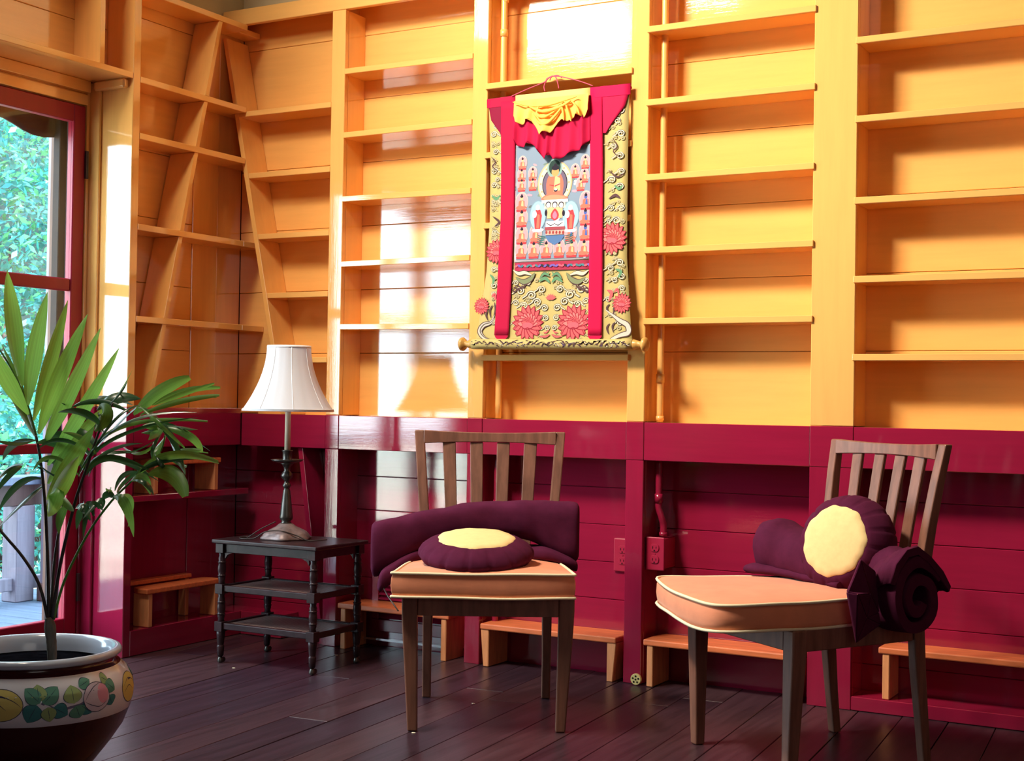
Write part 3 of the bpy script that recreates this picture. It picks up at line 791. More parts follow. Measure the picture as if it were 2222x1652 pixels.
# ------------------------------------------------------------------ three tier side table
TX, TY, TR = .534, -.352, math.radians(0.5)
tt = thing('side_table', 'dark three-tier side table with cane shelves and turned legs', 'table', (TX, TY, 0), TR)
hx, hy = .199, .128
def leg_prof(b, x, y):
    P = [(.006, .022), (.011, .028), (.0125, .046), (.0135, .060), (.0105, .064), (.012, .070), (.0145, .095), (.016, .112)]
    b.lathe([(r, z) for r, z in P], M_black, (x, y, 0), 16)
    for zb_ in (.112, .243):
        b.box(x-.0165, x+.0165, y-.0165, y+.0165, zb_, zb_+.034, M_black)
    for z0, z1 in ((.146, .243), (.277, .386)):
        h = z1-z0
        pr = [(.012, z0), (.0105, z0+.10*h), (.0135, z0+.2*h), (.012, z0+.24*h), (.016, z0+.27*h), (.012, z0+.30*h), (.0145, z0+.42*h), (.0145, z0+.55*h), (.0125, z0+.66*h), (.016, z0+.70*h), (.012, z0+.73*h), (.0135, z0+.82*h), (.0105, z0+.9*h), (.012, z1)]
        b.lathe(pr, M_black, (x, y, 0), 16)
    b.box(x-.0165, x+.0165, y-.0165, y+.0165, .386, .4185, M_black)
for sx in (-1, 1):
    for sy in (-1, 1):
        b = MB(); leg_prof(b, sx*hx, sy*hy); lg = b.build('leg', tt, bevel=.001)
        b = MB(); b.lathe([(.004, 0), (.010, .003), (.011, .010), (.008, .018), (.007, .0215)], M_bronze, (sx*hx, sy*hy, 0.001), 12)
        b.tube([(sx*hx-.004, sy*hy+.014, .011), (sx*hx+.004, sy*hy+.014, .011)], .009, M_bronze, 12); c_ = b.build('caster', lg)
b = MB(); b.box(-hx-.028, hx+.028, -hy-.026, hy+.026, .4190, .4335, M_black); b.build('table_top', tt, bevel=.004, seg=2)
for s in (-1, 1):
    for nm, a in (('apron', (-hx+.017, hx-.017, s*hy-.006, s*hy+.006)), ('apron', (s*hx-.006, s*hx+.006, -hy+.017, hy-.017))):
        b = MB(); b.box(*a, .3885, .4185, M_black); b.build(nm, tt, bevel=.001)
        # curved bracket ends under the apron
    b = MB()
    for e in (-1, 1):
        x0 = e*(hx-.0170); pts_ = [(x0, s*hy-.005, .388), (x0-e*.03, s*hy-.005, .388), (x0-e*.010, s*hy-.005, .380), (x0, s*hy-.005, .366)]
        b.prism(pts_ if e*1 > 0 else pts_[::-1], (0, .010, 0), M_black)
    b.build('corner_bracket', tt)
M_cane = bpy.data.materials.new('cane_weave'); M_cane.use_nodes = True; M_cane.node_tree.nodes['Principled BSDF'].inputs['Specular IOR Level'].default_value = .15
_n = M_cane.node_tree; _b = _n.nodes['Principled BSDF']; _b.inputs['Roughness'].default_value = .4
_tc = _n.nodes.new('ShaderNodeTexCoord'); _mp = _n.nodes.new('ShaderNodeMapping'); _mp.inputs['Rotation'].default_value = (0, 0, PI/4)
_ck = _n.nodes.new('ShaderNodeTexChecker'); _ck.inputs['Scale'].default_value = 120
_ck.inputs['Color1'].default_value = (.26, .17, .15, 1); _ck.inputs['Color2'].default_value = (.012, .008, .008, 1)
_n.links.new(_tc.outputs['Object'], _mp.inputs[0]); _n.links.new(_mp.outputs[0], _ck.inputs[0]); _n.links.new(_ck.outputs[0], _b.inputs['Base Color'])
_bp = _n.nodes.new('ShaderNodeBump'); _bp.inputs['Distance'].default_value = .001
_n.links.new(_ck.outputs[1], _bp.inputs['Height']); _n.links.new(_bp.outputs[0], _b.inputs['Normal'])
for zt_ in (.112, .243):
    b = MB(); b.box(-hx+.010, hx-.010, -hy+.010, hy-.010, zt_+.019, zt_+.024, M_cane); b.build('cane_shelf', tt)
    for s in (-1, 1):
        b = MB(); b.box(-hx+.0168, hx-.0168, s*hy-.009, s*hy+.009, zt_+.008, zt_+.029, M_black); b.build('shelf_rail', tt, bevel=.002)
        b = MB(); b.box(s*hx-.009, s*hx+.009, -hy+.0168, hy-.0168, zt_+.008, zt_+.029, M_black); b.build('shelf_rail', tt, bevel=.002)

# ------------------------------------------------------------------ lamp
LX, LY, LZ = .508, -.346, .4340
tl = thing('table_lamp', 'bronze candlestick table lamp with a white bell shade', 'lamp', (LX, LY, LZ))
b = MB()
def lob(a, r, z): return 1+.07*math.cos(a*6)*(1 if z < .03 else max(0, 1-(z-.03)/.02)) if r > .02 else 1
b.lathe([(.086, 0), (.088, .006), (.080, .013), (.078, .018), (.070, .026), (.052, .036), (.036, .044), (.026, .052), (.020, .055)], M_bronze2, n=60, mod=lob); b.build('foot', tl)
b = MB()
b.lathe([(.018, .0552), (.019, .058), (.0155, .062), (.0225, .070), (.0235, .078), (.022, .088), (.0175, .13), (.0125, .170), (.0095, .176), (.0115, .181), (.0155, .188), (.0115, .195), (.0085, .200), (.0105, .206), (.020, .217), (.0215, .224), (.017, .233), (.0105, .240), (.012, .252), (.018, .262), (.024, .266)], M_bronze, n=32); b.build('stem', tl)
b = MB(); b.lathe([(.012, .2662), (.030, .268), (.050, .273), (.0585, .280), (.0565, .2805), (.048, .275), (.028, .271), (.012, .270)], M_bronze, n=40); b.build('drip_pan', tl)
b = MB(); b.lathe([(.019, .2712), (.020, .276), (.0165, .282), (.0165, .306), (.0195, .310), (.0195, .3125), (.0105, .3125)], M_bronze, n=28); b.build('cup', tl)
b = MB(); b.lathe([(.0105, .3126), (.0102, .44), (.0100, .50), (.006, .502)], M_candle, n=24); b.build('candle_sleeve', tl)
b = MB(); pr = []
for k in range(15):
    u = k/14; r = lerp(.160, .076, 1-(1-u)**1.9); pr.append((r, .451+.228*u))
rows_o = pr; 
def pan(a, r, z): return 1-.012*(1-abs(math.cos(a*4)))**2
b.lathe(rows_o, M_shade, n=96, mod=pan, caps=False); sh = b.build('lamp_shade', tl)
for z, r, hh in ((.451, .1605, .008), (.674, .0765, .008)):
    b = MB(); b.lathe([(r, z-.001), (r+.0018, z+.001), (r+.0012-(.0012 if z > .6 else .003), z+hh), (r-.001, z+hh), (r-.0015, z)], M_shade_trim, n=96, mod=pan, caps=False); b.build('trim_band', sh)
for k in range(8):
    a = PI/8+k*PI/4+PI/8; b = MB()
    b.tube([(r*(1-.0)*math.cos(a)*1.002, r*math.sin(a)*1.002, z) for r, z in pr], .0016, M_shade_trim, 5); b.build('seam', sh)
b = MB(); b.tube([(.0745, 0, .672), (0, 0, .668), (-.037, .064, .672)], .0015, M_brass, 6); b.tube([(0, 0, .668), (-.037, -.064, .672)], .0015, M_brass, 6)
b.tube([(0, 0, .50), (.0, .022, .52), (0, .03, .58), (0, .016, .65), (0, 0, .668)], .0014, M_brass, 6); b.tube([(0, 0, .50), (.0, -.022, .52), (0, -.03, .58), (0, -.016, .65), (0, 0, .668)], .0014, M_brass, 6)
b.build('harp', tl)
b = MB(); b.lathe([(.009, .668), (.009, .676), (.004, .684), (.001, .686)], M_hole, n=12); b.build('finial', tl)
b = MB(); P = [(-.03, -.02, .06), (-.07, -.05, .035), (-.105, -.075, .006), (-.125, -.060, .003), (-.135, -.085, .003), (-.105, -.112, .003), (-.06, -.100, .006), (-.02, -.088, .030), (.03, -.066, .034), (.075, -.035, .018), (.11, -.02, .003), (.14, .0, .003), (.15, .04, .003)]
b.tube(catmull(P, 6), .0022, M_cord, 6); b.build('power_cord', tl)

# ------------------------------------------------------------------ potted palm
PX_, PY_ = 1.0, -1.862
tp_ = thing('potted_palm', 'lady palm in a large brown pot painted with a band of leaves and buds', 'plant', (PX_, PY_, 0))
pc = onp(72, 1412, (PX_, PY_, 0), _f); PX_, PY_ = pc.x, pc.y; tp_.location = (PX_, PY_, 0)
prof = [(.115, .002), (.125, .012), (.128, .030), (.150, .055), (.185, .100), (.212, .140), (.2275, .180)]
b = MB(); b.lathe(prof+[(.2285, .1815)], M_potbrown, n=72, caps=True); b.build('pot_base', tp_)
prof2 = [(.2287, .1817), (.2335, .205), (.2345, .225), (.230, .250), (.218, .272), (.203, .2862)]
b = MB(); b.lathe([(.2285, .1815)]+prof2, M_potwhite, n=72, caps=False); band = b.build('painted_band', tp_)
b = MB(); b.lathe([(.203, .2862), (.192, .290), (.186, .297), (.187, .303)], M_potbrown, n=72, caps=False); b.build('neck', tp_)
b = MB(); b.lathe([(.187, .303), (.199, .305), (.205, .310), (.206, .316), (.202, .322), (.194, .324), (.186, .321), (.180, .312), (.1765, .298), (.174, .284), (.172, .27)], M_glaze, n=72, caps=False); b.build('rim', tp_)
b = MB(); b.lathe([(.1725, .284), (.10, .288), (.01, .290)], M_soil, n=40, caps=True); b.build('soil', tp_)
# painted leaves and buds laid on the band
def band_r(z):
    q = [(.2285, .1815)]+prof2
    for (r0, z0), (r1, z1) in zip(q, q[1:]):
        if z0 <= z <= z1: return lerp(r0, r1, (z-z0)/(z1-z0))
    return q[-1][0] if z > .28 else q[0][0]
cam_a = math.atan2(CAM.y-PY_, CAM.x-PX_)
def onband(u, z, off):
    """u: metres along the band from the viewer-facing meridian (right positive)"""
    a = cam_a+u/.23; r = band_r(z)+off
    return (r*math.cos(a), r*math.sin(a), z)
class Paint:
    rings = 2
    def __init__(s, fn, st=.000012): s.b = MB(); s.fn = fn; s.k = 0; s.st = st
    def shape(s, pts, m, close=True):
        s.k += 1; off = .0004+s.k*s.st
        n = len(pts); cu = sum(p[0] for p in pts)/n; cv = sum(p[1] for p in pts)/n
        base = len(s.b.v); s.b.v.append(tuple(s.fn(cu, cv, off))); RR = s.rings
        for q in range(1, RR+1):
            s.b.v += [tuple(s.fn(lerp(cu, p[0], q/RR), lerp(cv, p[1], q/RR), off)) for p in pts]
        i_ = s.b.mi(m)
        for k in range(n):
            j = (k+1) % n
            s.b.f.append((base, base+1+k, base+1+j)); s.b.m.append(i_); s.b.sm.append(True)
            for q in range(RR-1):
                o1, o2 = base+1+q*n, base+1+(q+1)*n
                s.b.f.append((o1+k, o2+k, o2+j, o1+j)); s.b.m.append(i_); s.b.sm.append(True)
    def stroke(s, pts, w, m, taper=True):
        s.k += 1; off = .0004+s.k*s.st; P = [Vector((p[0], p[1])) for p in pts]; n = len(P); i_ = s.b.mi(m); base = len(s.b.v)
        for i in range(n):
            t = (P[min(i+1, n-1)]-P[max(i-1, 0)]); t = t.normalized() if t.length else Vector((1, 0)); nn = Vector((-t.y, t.x))
            ww = w*(math.sin(PI*(i+.6)/(n+.2)) if taper else 1)/2
            for sg in (1, -1):
                q = P[i]+nn*ww*sg; s.b.v.append(tuple(s.fn(q.x, q.y, off)))
        for i in range(n-1):
            a = base+2*i; s.b.f.append((a, a+1, a+3, a+2)); s.b.m.append(i_); s.b.sm.append(True)
def ell(cx, cy, rx, ry, n=20, rot=0, wob=0, ph=0):
    out = []
    for k in range(n):
        a = 2*PI*k/n; w = 1+wob*math.sin(a*5+ph); x, y = rx*w*math.cos(a), ry*w*math.sin(a)
        out.append((cx+x*math.cos(rot)-y*math.sin(rot), cy+x*math.sin(rot)+y*math.cos(rot)))
    return out
def leafshape(x0, y0, x1, y1, w, n=10):
    A = Vector((x0, y0)); B = Vector((x1, y1)); d = B-A; nn = Vector((-d.y, d.x)).normalized(); up = []; dn = []
    for k in range(n+1):
        u = k/n; ww = w/2*math.sin(PI*u**.8)**.8 if 0 < u < 1 else 0
        c = A+d*u; up.append(tuple(c+nn*ww)); dn.append(tuple(c-nn*ww))
    return up+dn[-2:0:-1]
pp = Paint(onband, .00015); pp.rings = 4
def bu(px): return (px-72)/200*.234*1.02
def bz(py, px=72): return .93-(py-872-.02*(px-72)*.0)/FPX*3.40
# work in metres: u right of meridian, z height
G1, G2, G3 = flat((92, 152, 138)), flat((150, 180, 128)), flat((66, 132, 142)); OUT = flat((60, 66, 96)); PNK = flat((222, 160, 190)); LIL = flat((205, 200, 224)); YEL = flat((205, 196, 120)); STM = flat((110, 112, 150))
def motif(u0):
    pp.k = 0
    pp.stroke([(u0-.075, .236), (u0-.05, .222), (u0-.02, .219), (u0+.01, .223), (u0+.03, .230)], .006, STM, False)
    for (x0, y0, x1, y1, w, m) in ((-.078, .236, -.112, .268, .026, G1), (-.08, .238, -.085, .275, .030, G2), (-.072, .234, -.038, .268, .030, G1), (-.085, .232, -.105, .193, .034, G3),
                                   (-.062, .226, -.056, .192, .026, G2), (-.05, .224, -.018, .204, .028, G3), (-.004, .228, -.008, .268, .034, G2), (.0, .222, .012, .193, .032, G1), (.012, .222, .040, .200, .022, G3),
                                   (.012, .262, .045, .274, .018, G1), (.088, .262, .112, .240, .026, G1), (.078, .276, .098, .262, .02, G2), (.092, .232, .100, .208, .026, G3)):
        pp.k = (pp.k+2) % 6
        pp.shape(leafshape(u0+x0, y0, u0+x1, y1, w*1.25+.003), OUT); pp.shape(leafshape(u0+x0, y0, u0+x1, y1, w*1.25), m)
        pp.stroke([(lerp(u0+x0, u0+x1, q), lerp(y0, y1, q)) for q in (.1, .25, .4, .55, .7, .85)], .0012, OUT)
    pp.k = 8
    pp.shape(ell(u0+.055, .234, .037, .034, 22), OUT); pp.shape(ell(u0+.055, .234, .0355, .0325, 22), LIL)
    pp.shape(ell(u0+.072, .240, .016, .022, 16), PNK)
    st2 = lambda q: [(v.x, v.y) for v in catmull([(a, c, 0) for a, c in q], 5)]
    pp.stroke(st2([(u0+.022, .228), (u0+.034, .246), (u0+.05, .258), (u0+.07, .264)]), .0016, OUT); pp.stroke(st2([(u0+.022, .228), (u0+.04, .218), (u0+.062, .212), (u0+.082, .222)]), .0016, OUT)
def ybud(u0):
    pp.k = 0
    pp.shape(ell(u0, .232, .052, .036, 24), OUT); pp.shape(ell(u0, .232, .0505, .0345, 24), YEL)
    st2 = lambda q: [(v.x, v.y) for v in catmull([(a, c, 0) for a, c in q], 5)]
    pp.stroke(st2([(u0-.046, .238), (u0-.01, .254), (u0+.026, .244), (u0+.048, .228)]), .0016, OUT); pp.stroke(st2([(u0-.044, .226), (u0-.01, .238), (u0+.016, .222)]), .0016, OUT)
for k in range(4):
    u0 = .095+k*.3615; motif(u0); ybud(u0-.165)
pp.b.build('painted_motif', band)
# palm stems and leaflets (points measured on an upright plane through the pot)
def pt(px, py, d=0.0):
    q = onp(px, py, (PX_, PY_, 0)+0*_f if False else Vector((PX_, PY_, 0)), _f)
    s = 1+d/3.5
    q = CAM+(q-CAM)*s
    return q-Vector((PX_, PY_, 0))
def stem(pts, r0, r1, m=None):
    P = catmull([pt(*p) for p in pts], 6); n = len(P)
    b = MB(); b.tube(P, [lerp(r0, r1, i/(n-1)) for i in range(n)], m or M_stem, 8); return b.build('stem', tp_)
b = MB(); P = catmull([pt(113, 1436), pt(112, 1400), pt(109, 1366), pt(106, 1340)], 5)
b.tube(P, [.011, .011, .0115, .0115, .012, .012, .0125, .012, .013, .0135, .014, .014, .0125, .011, .010, .009][:len(P)], M_trunk, 12); b.build('trunk', tp_)
stem([(104, 1345, 0), (85, 1270, 0), (50, 1210, .02), (-8, 1140, .05), (-40, 1080, .08)], .0042, .003)
stem([(106, 1350, 0), (104, 1240, 0), (98, 1100, -.01), (88, 1000, -.01), (78, 945, 0)], .0044, .003)
stem([(110, 1345, 0), (118, 1220, .03), (136, 1100, .05), (140, 1040, .06)], .004, .0028)
stem([(112, 1345, 0), (132, 1220, -.02), (163, 1090, -.04), (190, 1010, -.05), (214, 940, -.05), (245, 875, -.06)], .0046, .0022)
stem([(116, 1345, 0), (140, 1260, .02), (190, 1160, .03), (240, 1090, .04), (290, 1040, .04), (345, 985, .04), (358, 945, .03)], .0036, .0018, M_leafo)
stem([(78, 945, 0), (60, 880, .02), (30, 810, .03), (-10, 745, .05)], .003, .0018, M_leafo)
rl = random.Random(3)
def leaflet(base, mid, tip, w, m, tilt=0, fold=.35, d=(0, 0, 0), peak=.45, cut=False):
    P0, P1_, P2_ = pt(base[0], base[1], d[0]), pt(mid[0], mid[1], d[1]), pt(tip[0], tip[1], d[2])
    c = P1_*2-(P0+P2_)*.5; N = 14; W_ = w*.00113
    b = MB(); rows = []
    for i in range(N+1):
        u = i/N; p = bez([P0, c, P2_], u); t = (bez([P0, c, P2_], min(1, u+.02))-bez([P0, c, P2_], max(0, u-.02))).normalized()
        view = _f.normalized(); wd = t.cross(view).normalized(); nn = wd.cross(t).normalized()
        ti = math.radians(tilt); wd2 = wd*math.cos(ti)+nn*math.sin(ti); nn2 = nn*math.cos(ti)-wd*math.sin(ti)
        if u < peak: prof_ = (.16+.84*math.sin(PI/2*u/peak)**.9)
        else: prof_ = max(.03, math.cos(PI/2*(u-peak)/(1-peak))**(.75 if not cut else .35))
        hw = W_/2*prof_
        if cut and i == N: hw = W_/2*.35
        rip = .03*W_*math.sin(u*9)
        rows.append([p-wd2*hw+nn2*fold*hw, p-wd2*hw*.5+nn2*(fold*.3*hw+rip*.2), p-nn2*0, p+wd2*hw*.5+nn2*(fold*.3*hw-rip*.2), p+wd2*hw+nn2*fold*hw])
    b.grid(rows, m, uv=True); return b.build('leaflet', tp_)
B, Dk, Ol = M_leaf, M_leafd, M_leafo
LV = [
 # upright bright fan
 ((48, 838), (26, 700), (16, 588), 42, B, 12), ((60, 880), (75, 760), (103, 634), 36, B, -10), ((72, 912), (105, 790), (147, 652), 34, B, 15), ((84, 942), (128, 820), (190, 682), 34, B, -12),
 ((96, 965), (150, 850), (218, 712), 36, B, 10), ((104, 1010), (180, 890), (258, 756), 30, B, -16), ((104, 1050), (160, 960), (232, 880), 30, B, 10), ((102, 1085), (150, 1010), (205, 925), 34, B, -8), ((100, 1110), (135, 1050), (172, 990), 36, B, 8),
 ((78, 950), (28, 850), (-18, 760), 34, Ol, 20), ((62, 900), (12, 820), (-30, 740), 34, B, -18), ((70, 930), (36, 830), (2, 745), 22, Ol, 30), ((103, 1120), (118, 1085), (130, 1040), 34, B, 0),
 # dark drooping blades over the stems
 ((224, 938), (186, 900), (126, 895), 20, Dk, 30), ((212, 982), (180, 944), (138, 932), 24, Dk, -20), ((196, 992), (150, 950), (100, 952), 26, Dk, 25), ((186, 1022), (140, 968), (78, 962), 26, Dk, -15), ((168, 1030), (125, 1004), (85, 1000), 22, Dk, 30),
 ((155, 1040), (110, 1030), (80, 1012), 14, Dk, 50),
 ((84, 958), (35, 965), (6, 1000), 20, Dk, 55), ((82, 952), (35, 962), (-10, 955), 12, Dk, -50), ((96, 1042), (45, 1052), (-4, 1112), 24, Dk, 60), ((98, 1050), (48, 1090), (-8, 1150), 22, Dk, -55), ((48, 1012), (20, 1035), (-12, 1075), 18, Dk, 60),
 ((-20, 1060), (15, 1020), (52, 1008), 14, Dk, 40), ((108, 1055), (140, 1090), (160, 1110), 16, Ol, 20), ((150, 1095), (132, 1120), (128, 1160), 18, Ol, 20),
 # blue-sheened arching blades to the right
 ((176, 1015), (270, 918), (428, 895), 15, Dk, 62), ((186, 1000), (255, 920), (312, 872), 14, Dk, 65), ((170, 1035), (260, 942), (412, 928), 12, Dk, 68), ((180, 1030), (225, 985), (322, 985), 18, Dk, 62), ((192, 1035), (238, 992), (345, 1045), 20, Dk, 50),
 ((210, 890), (250, 862), (306, 866), 34, Dk, 40), ((160, 880), (222, 862), (290, 880), 18, Dk, 55), ((205, 935), (225, 900), (215, 880), 40, Ol, 20), ((290, 900), (350, 850), (412, 820), 30, Ol, -25), ((330, 880), (400, 850), (478, 842), 14, Ol, -20), ((305, 900), (385, 872), (476, 858), 13, Ol, 20),
 ((235, 880), (262, 850), (276, 826), 8, Dk, 40), ((310, 925), (340, 930), (322, 955), 26, Ol, 20), ((300, 885), (340, 910), (392, 990), 14, Dk, 50), ((330, 905), (370, 945), (400, 1012), 15, Dk, 30), ((350, 928), (410, 945), (438, 982), 18, Ol, 30), ((320, 915), (370, 925), (412, 940), 14, Dk, -50),
 # lower right frond
 ((296, 1034), (370, 990), (474, 1004), 20, Ol, -25), ((305, 1028), (370, 985), (436, 977), 14, Ol, 40), ((322, 1030), (372, 1030), (402, 1078), 36, Ol, 10), ((285, 1044), (310, 1040), (326, 1074), 24, Ol, 15), ((246, 1078), (272, 1095), (290, 1166), 22, Ol, 25),
 ((250, 1082), (235, 1076), (224, 1086), 22, Dk, 40), ((222, 1108), (205, 1098), (196, 1106), 22, Dk, 40), ((206, 1120), (182, 1108), (166, 1150), 24, Dk, 45), ((196, 1130), (178, 1100), (164, 1104), 18, Dk, -40), ((254, 1070), (280, 1040), (330, 1005), 14, Dk, -60),
 ((330, 1000), (345, 970), (360, 944), 14, Ol, 0), ((345, 985), (385, 1000), (402, 1032), 12, Dk, 40), ((335, 985), (352, 1010), (360, 1020), 10, Dk, 30), ((340, 960), (300, 985), (262, 965), 8, Ol, 20)]
for (a, m_, c, w, mm, ti) in list(LV):
    if a[0] > 150 and w < 30:
        j = lambda p, q: (p[0]+rl.uniform(-q, q), p[1]+rl.uniform(-q, q))
        LV.append((j(a, 5), j(m_, 13), j(c, 24), w*rl.uniform(.5, .8), rl.choice((Dk, Dk, Ol)), rl.uniform(-65, 65)))
for (a, m_, c, w, mm, ti) in LV:
    dd = rl.uniform(-.10, .10); d2 = dd+rl.uniform(-.12, .10)
    cut = mm is Ol and c[0] > 380
    leaflet(a, m_, c, w, mm, ti, .30, (0.0 if a[0] < 120 else dd*.5, dd, d2), cut=cut)

# ------------------------------------------------------------------ hanging scroll
ts = thing('hanging_scroll', 'silk hanging scroll painting with maroon ribbons, yellow veil and wooden roller', 'wall hanging', (1.39, -.02, 1.13))
def sy(z, off=0): return -.016-.032*max(0, min(1, (2.0-z)/.87))**1.6-off
def sp(px, py, z_off=0):
    q = onp(px, py, (0, -.022, 0), (0, 1, 0)); q = onp(px, py, (0, sy(q.z), 0), (0, 1, 0)); return (q.x, q.z)
def cloth(name, left, right, m, off, wav=.0015, n=14, parent=ts, thick=True, tag_=None):
    """left/right: lists of (px,py) from top to bottom"""
    L = [sp(*p) for p in left]; Rr = [sp(*p) for p in right]
    def at(Q, u):
        x = u*(len(Q)-1); k = min(int(x), len(Q)-2); f_ = x-k; return (lerp(Q[k][0], Q[k+1][0], f_), lerp(Q[k][1], Q[k+1][1], f_))
    b = MB(); R_ = 30; rows = []; back = []
    for i in range(R_+1):
        a, c = at(L, i/R_), at(Rr, i/R_); row = []
        for j in range(n+1):
            v = j/n; x, z = lerp(a[0], c[0], v), lerp(a[1], c[1], v)
            row.append((x, sy(z, off)-wav*math.sin(x*23+z*3)*.7-wav*math.sin(z*17+off*900), z))
        row2 = [(p[0], p[1]+.0012, p[2]) for p in row[::-1]]
        rows.append(row+row2)
    b.loft(rows, m); o = b.build(name, parent, world=True)
    if tag_: o['label'] = tag_
    return o
BRO = flat((184, 166, 106), .6)
cloth('brocade_panel', [(1061, 222), (1064, 360), (1063, 480), (1055, 590), (1044, 670), (1032, 744)], [(1366, 190), (1362, 330), (1361, 480), (1360, 560), (1367, 680), (1372, 746)], BRO, 0, .0012, 20)
cloth('side_wing', [(1060, 216), (1068, 262), (1086, 288), (1092, 300)], [(1092, 212), (1094, 262), (1096, 288), (1098, 302)], flat((128, 22, 56)), .0068, .0006, 6)
cloth('side_wing', [(1306, 188), (1308, 230), (1309, 270), (1310, 290)], [(1371, 182), (1358, 230), (1328, 270), (1316, 290)], flat((190, 24, 70)), .0068, .0006, 6)
# picture panel with its white margin
cloth('picture_sheet', [(1118, 316), (1118, 440), (1117, 570)], [(1292, 312), (1290, 440), (1286, 562)], flat((226, 214, 220)), .0034, .0004, 8)
cloth('red_border_strip', [(1118, 571), (1118, 589)], [(1286, 564), (1286, 584)], flat((160, 48, 74)), .0030, .0003, 8)
# top hem
cloth('top_hem', [(1121, 208), (1121, 228)], [(1283, 191), (1283, 214)], flat((250, 205, 120)), .0080, .0003, 8, tag_='yellow top hem')
cloth('top_hem', [(1059, 217), (1059, 236)], [(1121, 208), (1121, 229)], flat((176, 22, 64)), .0082, .0003, 5, tag_='maroon top hem')
cloth('top_hem', [(1283, 191), (1283, 214)], [(1370, 182), (1370, 206)], flat((200, 18, 74)), .0082, .0003, 5, tag_='maroon top hem')

# ---- printed motifs on the brocade
def onscroll(u, v, off):
    return (u, sy(v, .0026+off), v)
def onpic(u, v, off): return (u, sy(v, .0052+off), v)
pb = Paint(onscroll)
K = (sp(1300, 500)[0]-sp(1200, 500)[0])/100.0        # metres per pixel here
CR, GRY, BRN, GRN, RSE, RSD, DGN = flat((210, 202, 176)), flat((96, 84, 78)), flat((84, 60, 62)), flat((92, 138, 104)), flat((220, 92, 96)), flat((146, 40, 56)), flat((120, 130, 96))
def curl(px, py, r, sgn=1, m=CR, mo=GRY):
    pb.k = 20
    if px > 1300: sgn = -1; px = min(px, 1357-r)
    elif px < 1100: sgn = 1; px = max(px, 1068+r*.6)
    cx, cz = sp(px, py); R_ = r*K
    for (w, mm) in ((.34, mo), (.20, m)):
        pts = []
        for k in range(22):
            a = k/21*3.1*PI; rr = R_*(1-.26*a/PI*.95)
            pts.append((cx+sgn*rr*math.cos(a), cz+rr*.8*math.sin(a)))
        pts = [(cx+sgn*R_*(1.0+.9*q), cz-R_*.5*q) for q in (1.0, .6, .3)]+pts
        pb.stroke(pts, R_*w, mm, False)
rc = random.Random(11)
def lotus(px, py, r, cut=None):
    pb.k = 30
    cx, cz = sp(px, py); R_ = r*K
    def petal(a, L, w, m, c0=0.0):
        x1, z1 = cx+L*math.cos(a), cz+L*math.sin(a); x0, z0 = cx+c0*math.cos(a), cz+c0*math.sin(a)
        pb.shape(leafshape(x0, z0, x1, z1, w*1.18), RSD); pb.shape(leafshape(x0, z0, lerp(x0, x1, .94), lerp(z0, z1, .94), w*.86), m)
    for k in range(13):
        a = PI*(-.20+1.40*k/12); petal(a, R_*(1.05+.1*math.sin(a)), R_*.42, RSE)
    for k in range(9):
        a = PI*(-1.02+1.04*k/8); petal(a, R_*(.96 if k % 2 else 1.0), R_*.36, RSE)
    for k in range(9):
        a = PI*(.02+.96*k/8); petal(a, R_*.72, R_*.34, flat((232, 120, 118)))
    for k in range(7):
        a = PI*(.1+.8*k/6); petal(a, R_*.45, R_*.28, RSE)
    pb.shape(ell(cx, cz-R_*.12, R_*.40, R_*.20, 14), RSD); pb.shape(ell(cx, cz-R_*.08, R_*.36, R_*.18, 14), flat((214, 96, 108)))
    pb.stroke([(cx-R_*.45, cz-R_*.1), (cx-R_*.2, cz-R_*.28), (cx, cz-R_*.2), (cx+R_*.2, cz-R_*.28), (cx+R_*.45, cz-R_*.1)], R_*.06, RSD)
def wave(pts, w, m, mo=None):
    pb.k = (pb.k % 10)+40
    P = [sp(*p) for p in pts]; Q = [(v.x, v.y) for v in catmull([(a, c, 0) for a, c in P], 6)]
    if mo: pb.stroke(Q, w*K*1.35, mo)
    pb.stroke(Q, w*K, m)
for k in range(150):
    if k < 60: px, py = rc.uniform(1066, 1086), rc.uniform(245, 735)
    elif k < 110: px, py = rc.uniform(1316, 1357), rc.uniform(235, 735)
    else: px, py = rc.uniform(1112, 1276), rc.uniform(596, 738)
    curl(px, py, rc.uniform(3.5, 6), rc.choice((-1, 1)), flat((196, 186, 146)), flat((126, 108, 76)))
# lower field: clouds in mirror pairs
mid = 1196
for (dx, y, r) in ((20, 628, 9), (42, 640, 11), (66, 630, 10), (30, 655, 10), (58, 662, 9), (12, 690, 8), (14, 668, 9), (76, 655, 8), (8, 712, 7), (78, 700, 7), (50, 612, 8), (76, 612, 7)):
    for s in (-1, 1): curl(mid+s*dx, y-.03*s*dx, r, s)
for s in (-1, 1):
    wave([(mid+s*2, 600), (mid+s*14, 594), (mid+s*24, 606)], 5, GRN, BRN); wave([(mid+s*2, 614), (mid+s*12, 604), (mid+s*26, 612)], 7, GRN, None); wave([(mid+s*3, 590), (mid+s*8, 596), (mid+s*12, 592)], 4, GRN)
    wave([(mid+s*34, 592), (mid+s*44, 606), (mid+s*60, 612), (mid+s*76, 602)], 9, DGN, BRN)
    for q in range(3):
        wave([(mid+s*(44+q*8), 622+q*4), (mid+s*(54+q*8), 618+q*4), (mid+s*(62+q*8), 626+q*4), (mid+s*(72+q*6), 620+q*4), (mid+s*(80+q*4), 626+q*4)], 3.2, BRN)
    wave([(mid+s*40, 598), (mid+s*56, 592), (mid+s*70, 594), (mid+s*82, 586)], 7, CR, BRN)
x, z = sp(mid, 648)
for k in range(7):
    a = PI*(.08+.84*k/6); pb.shape(leafshape(x, z-.004, x+.021*math.cos(a), z+.017*math.sin(a), .008), RSE)
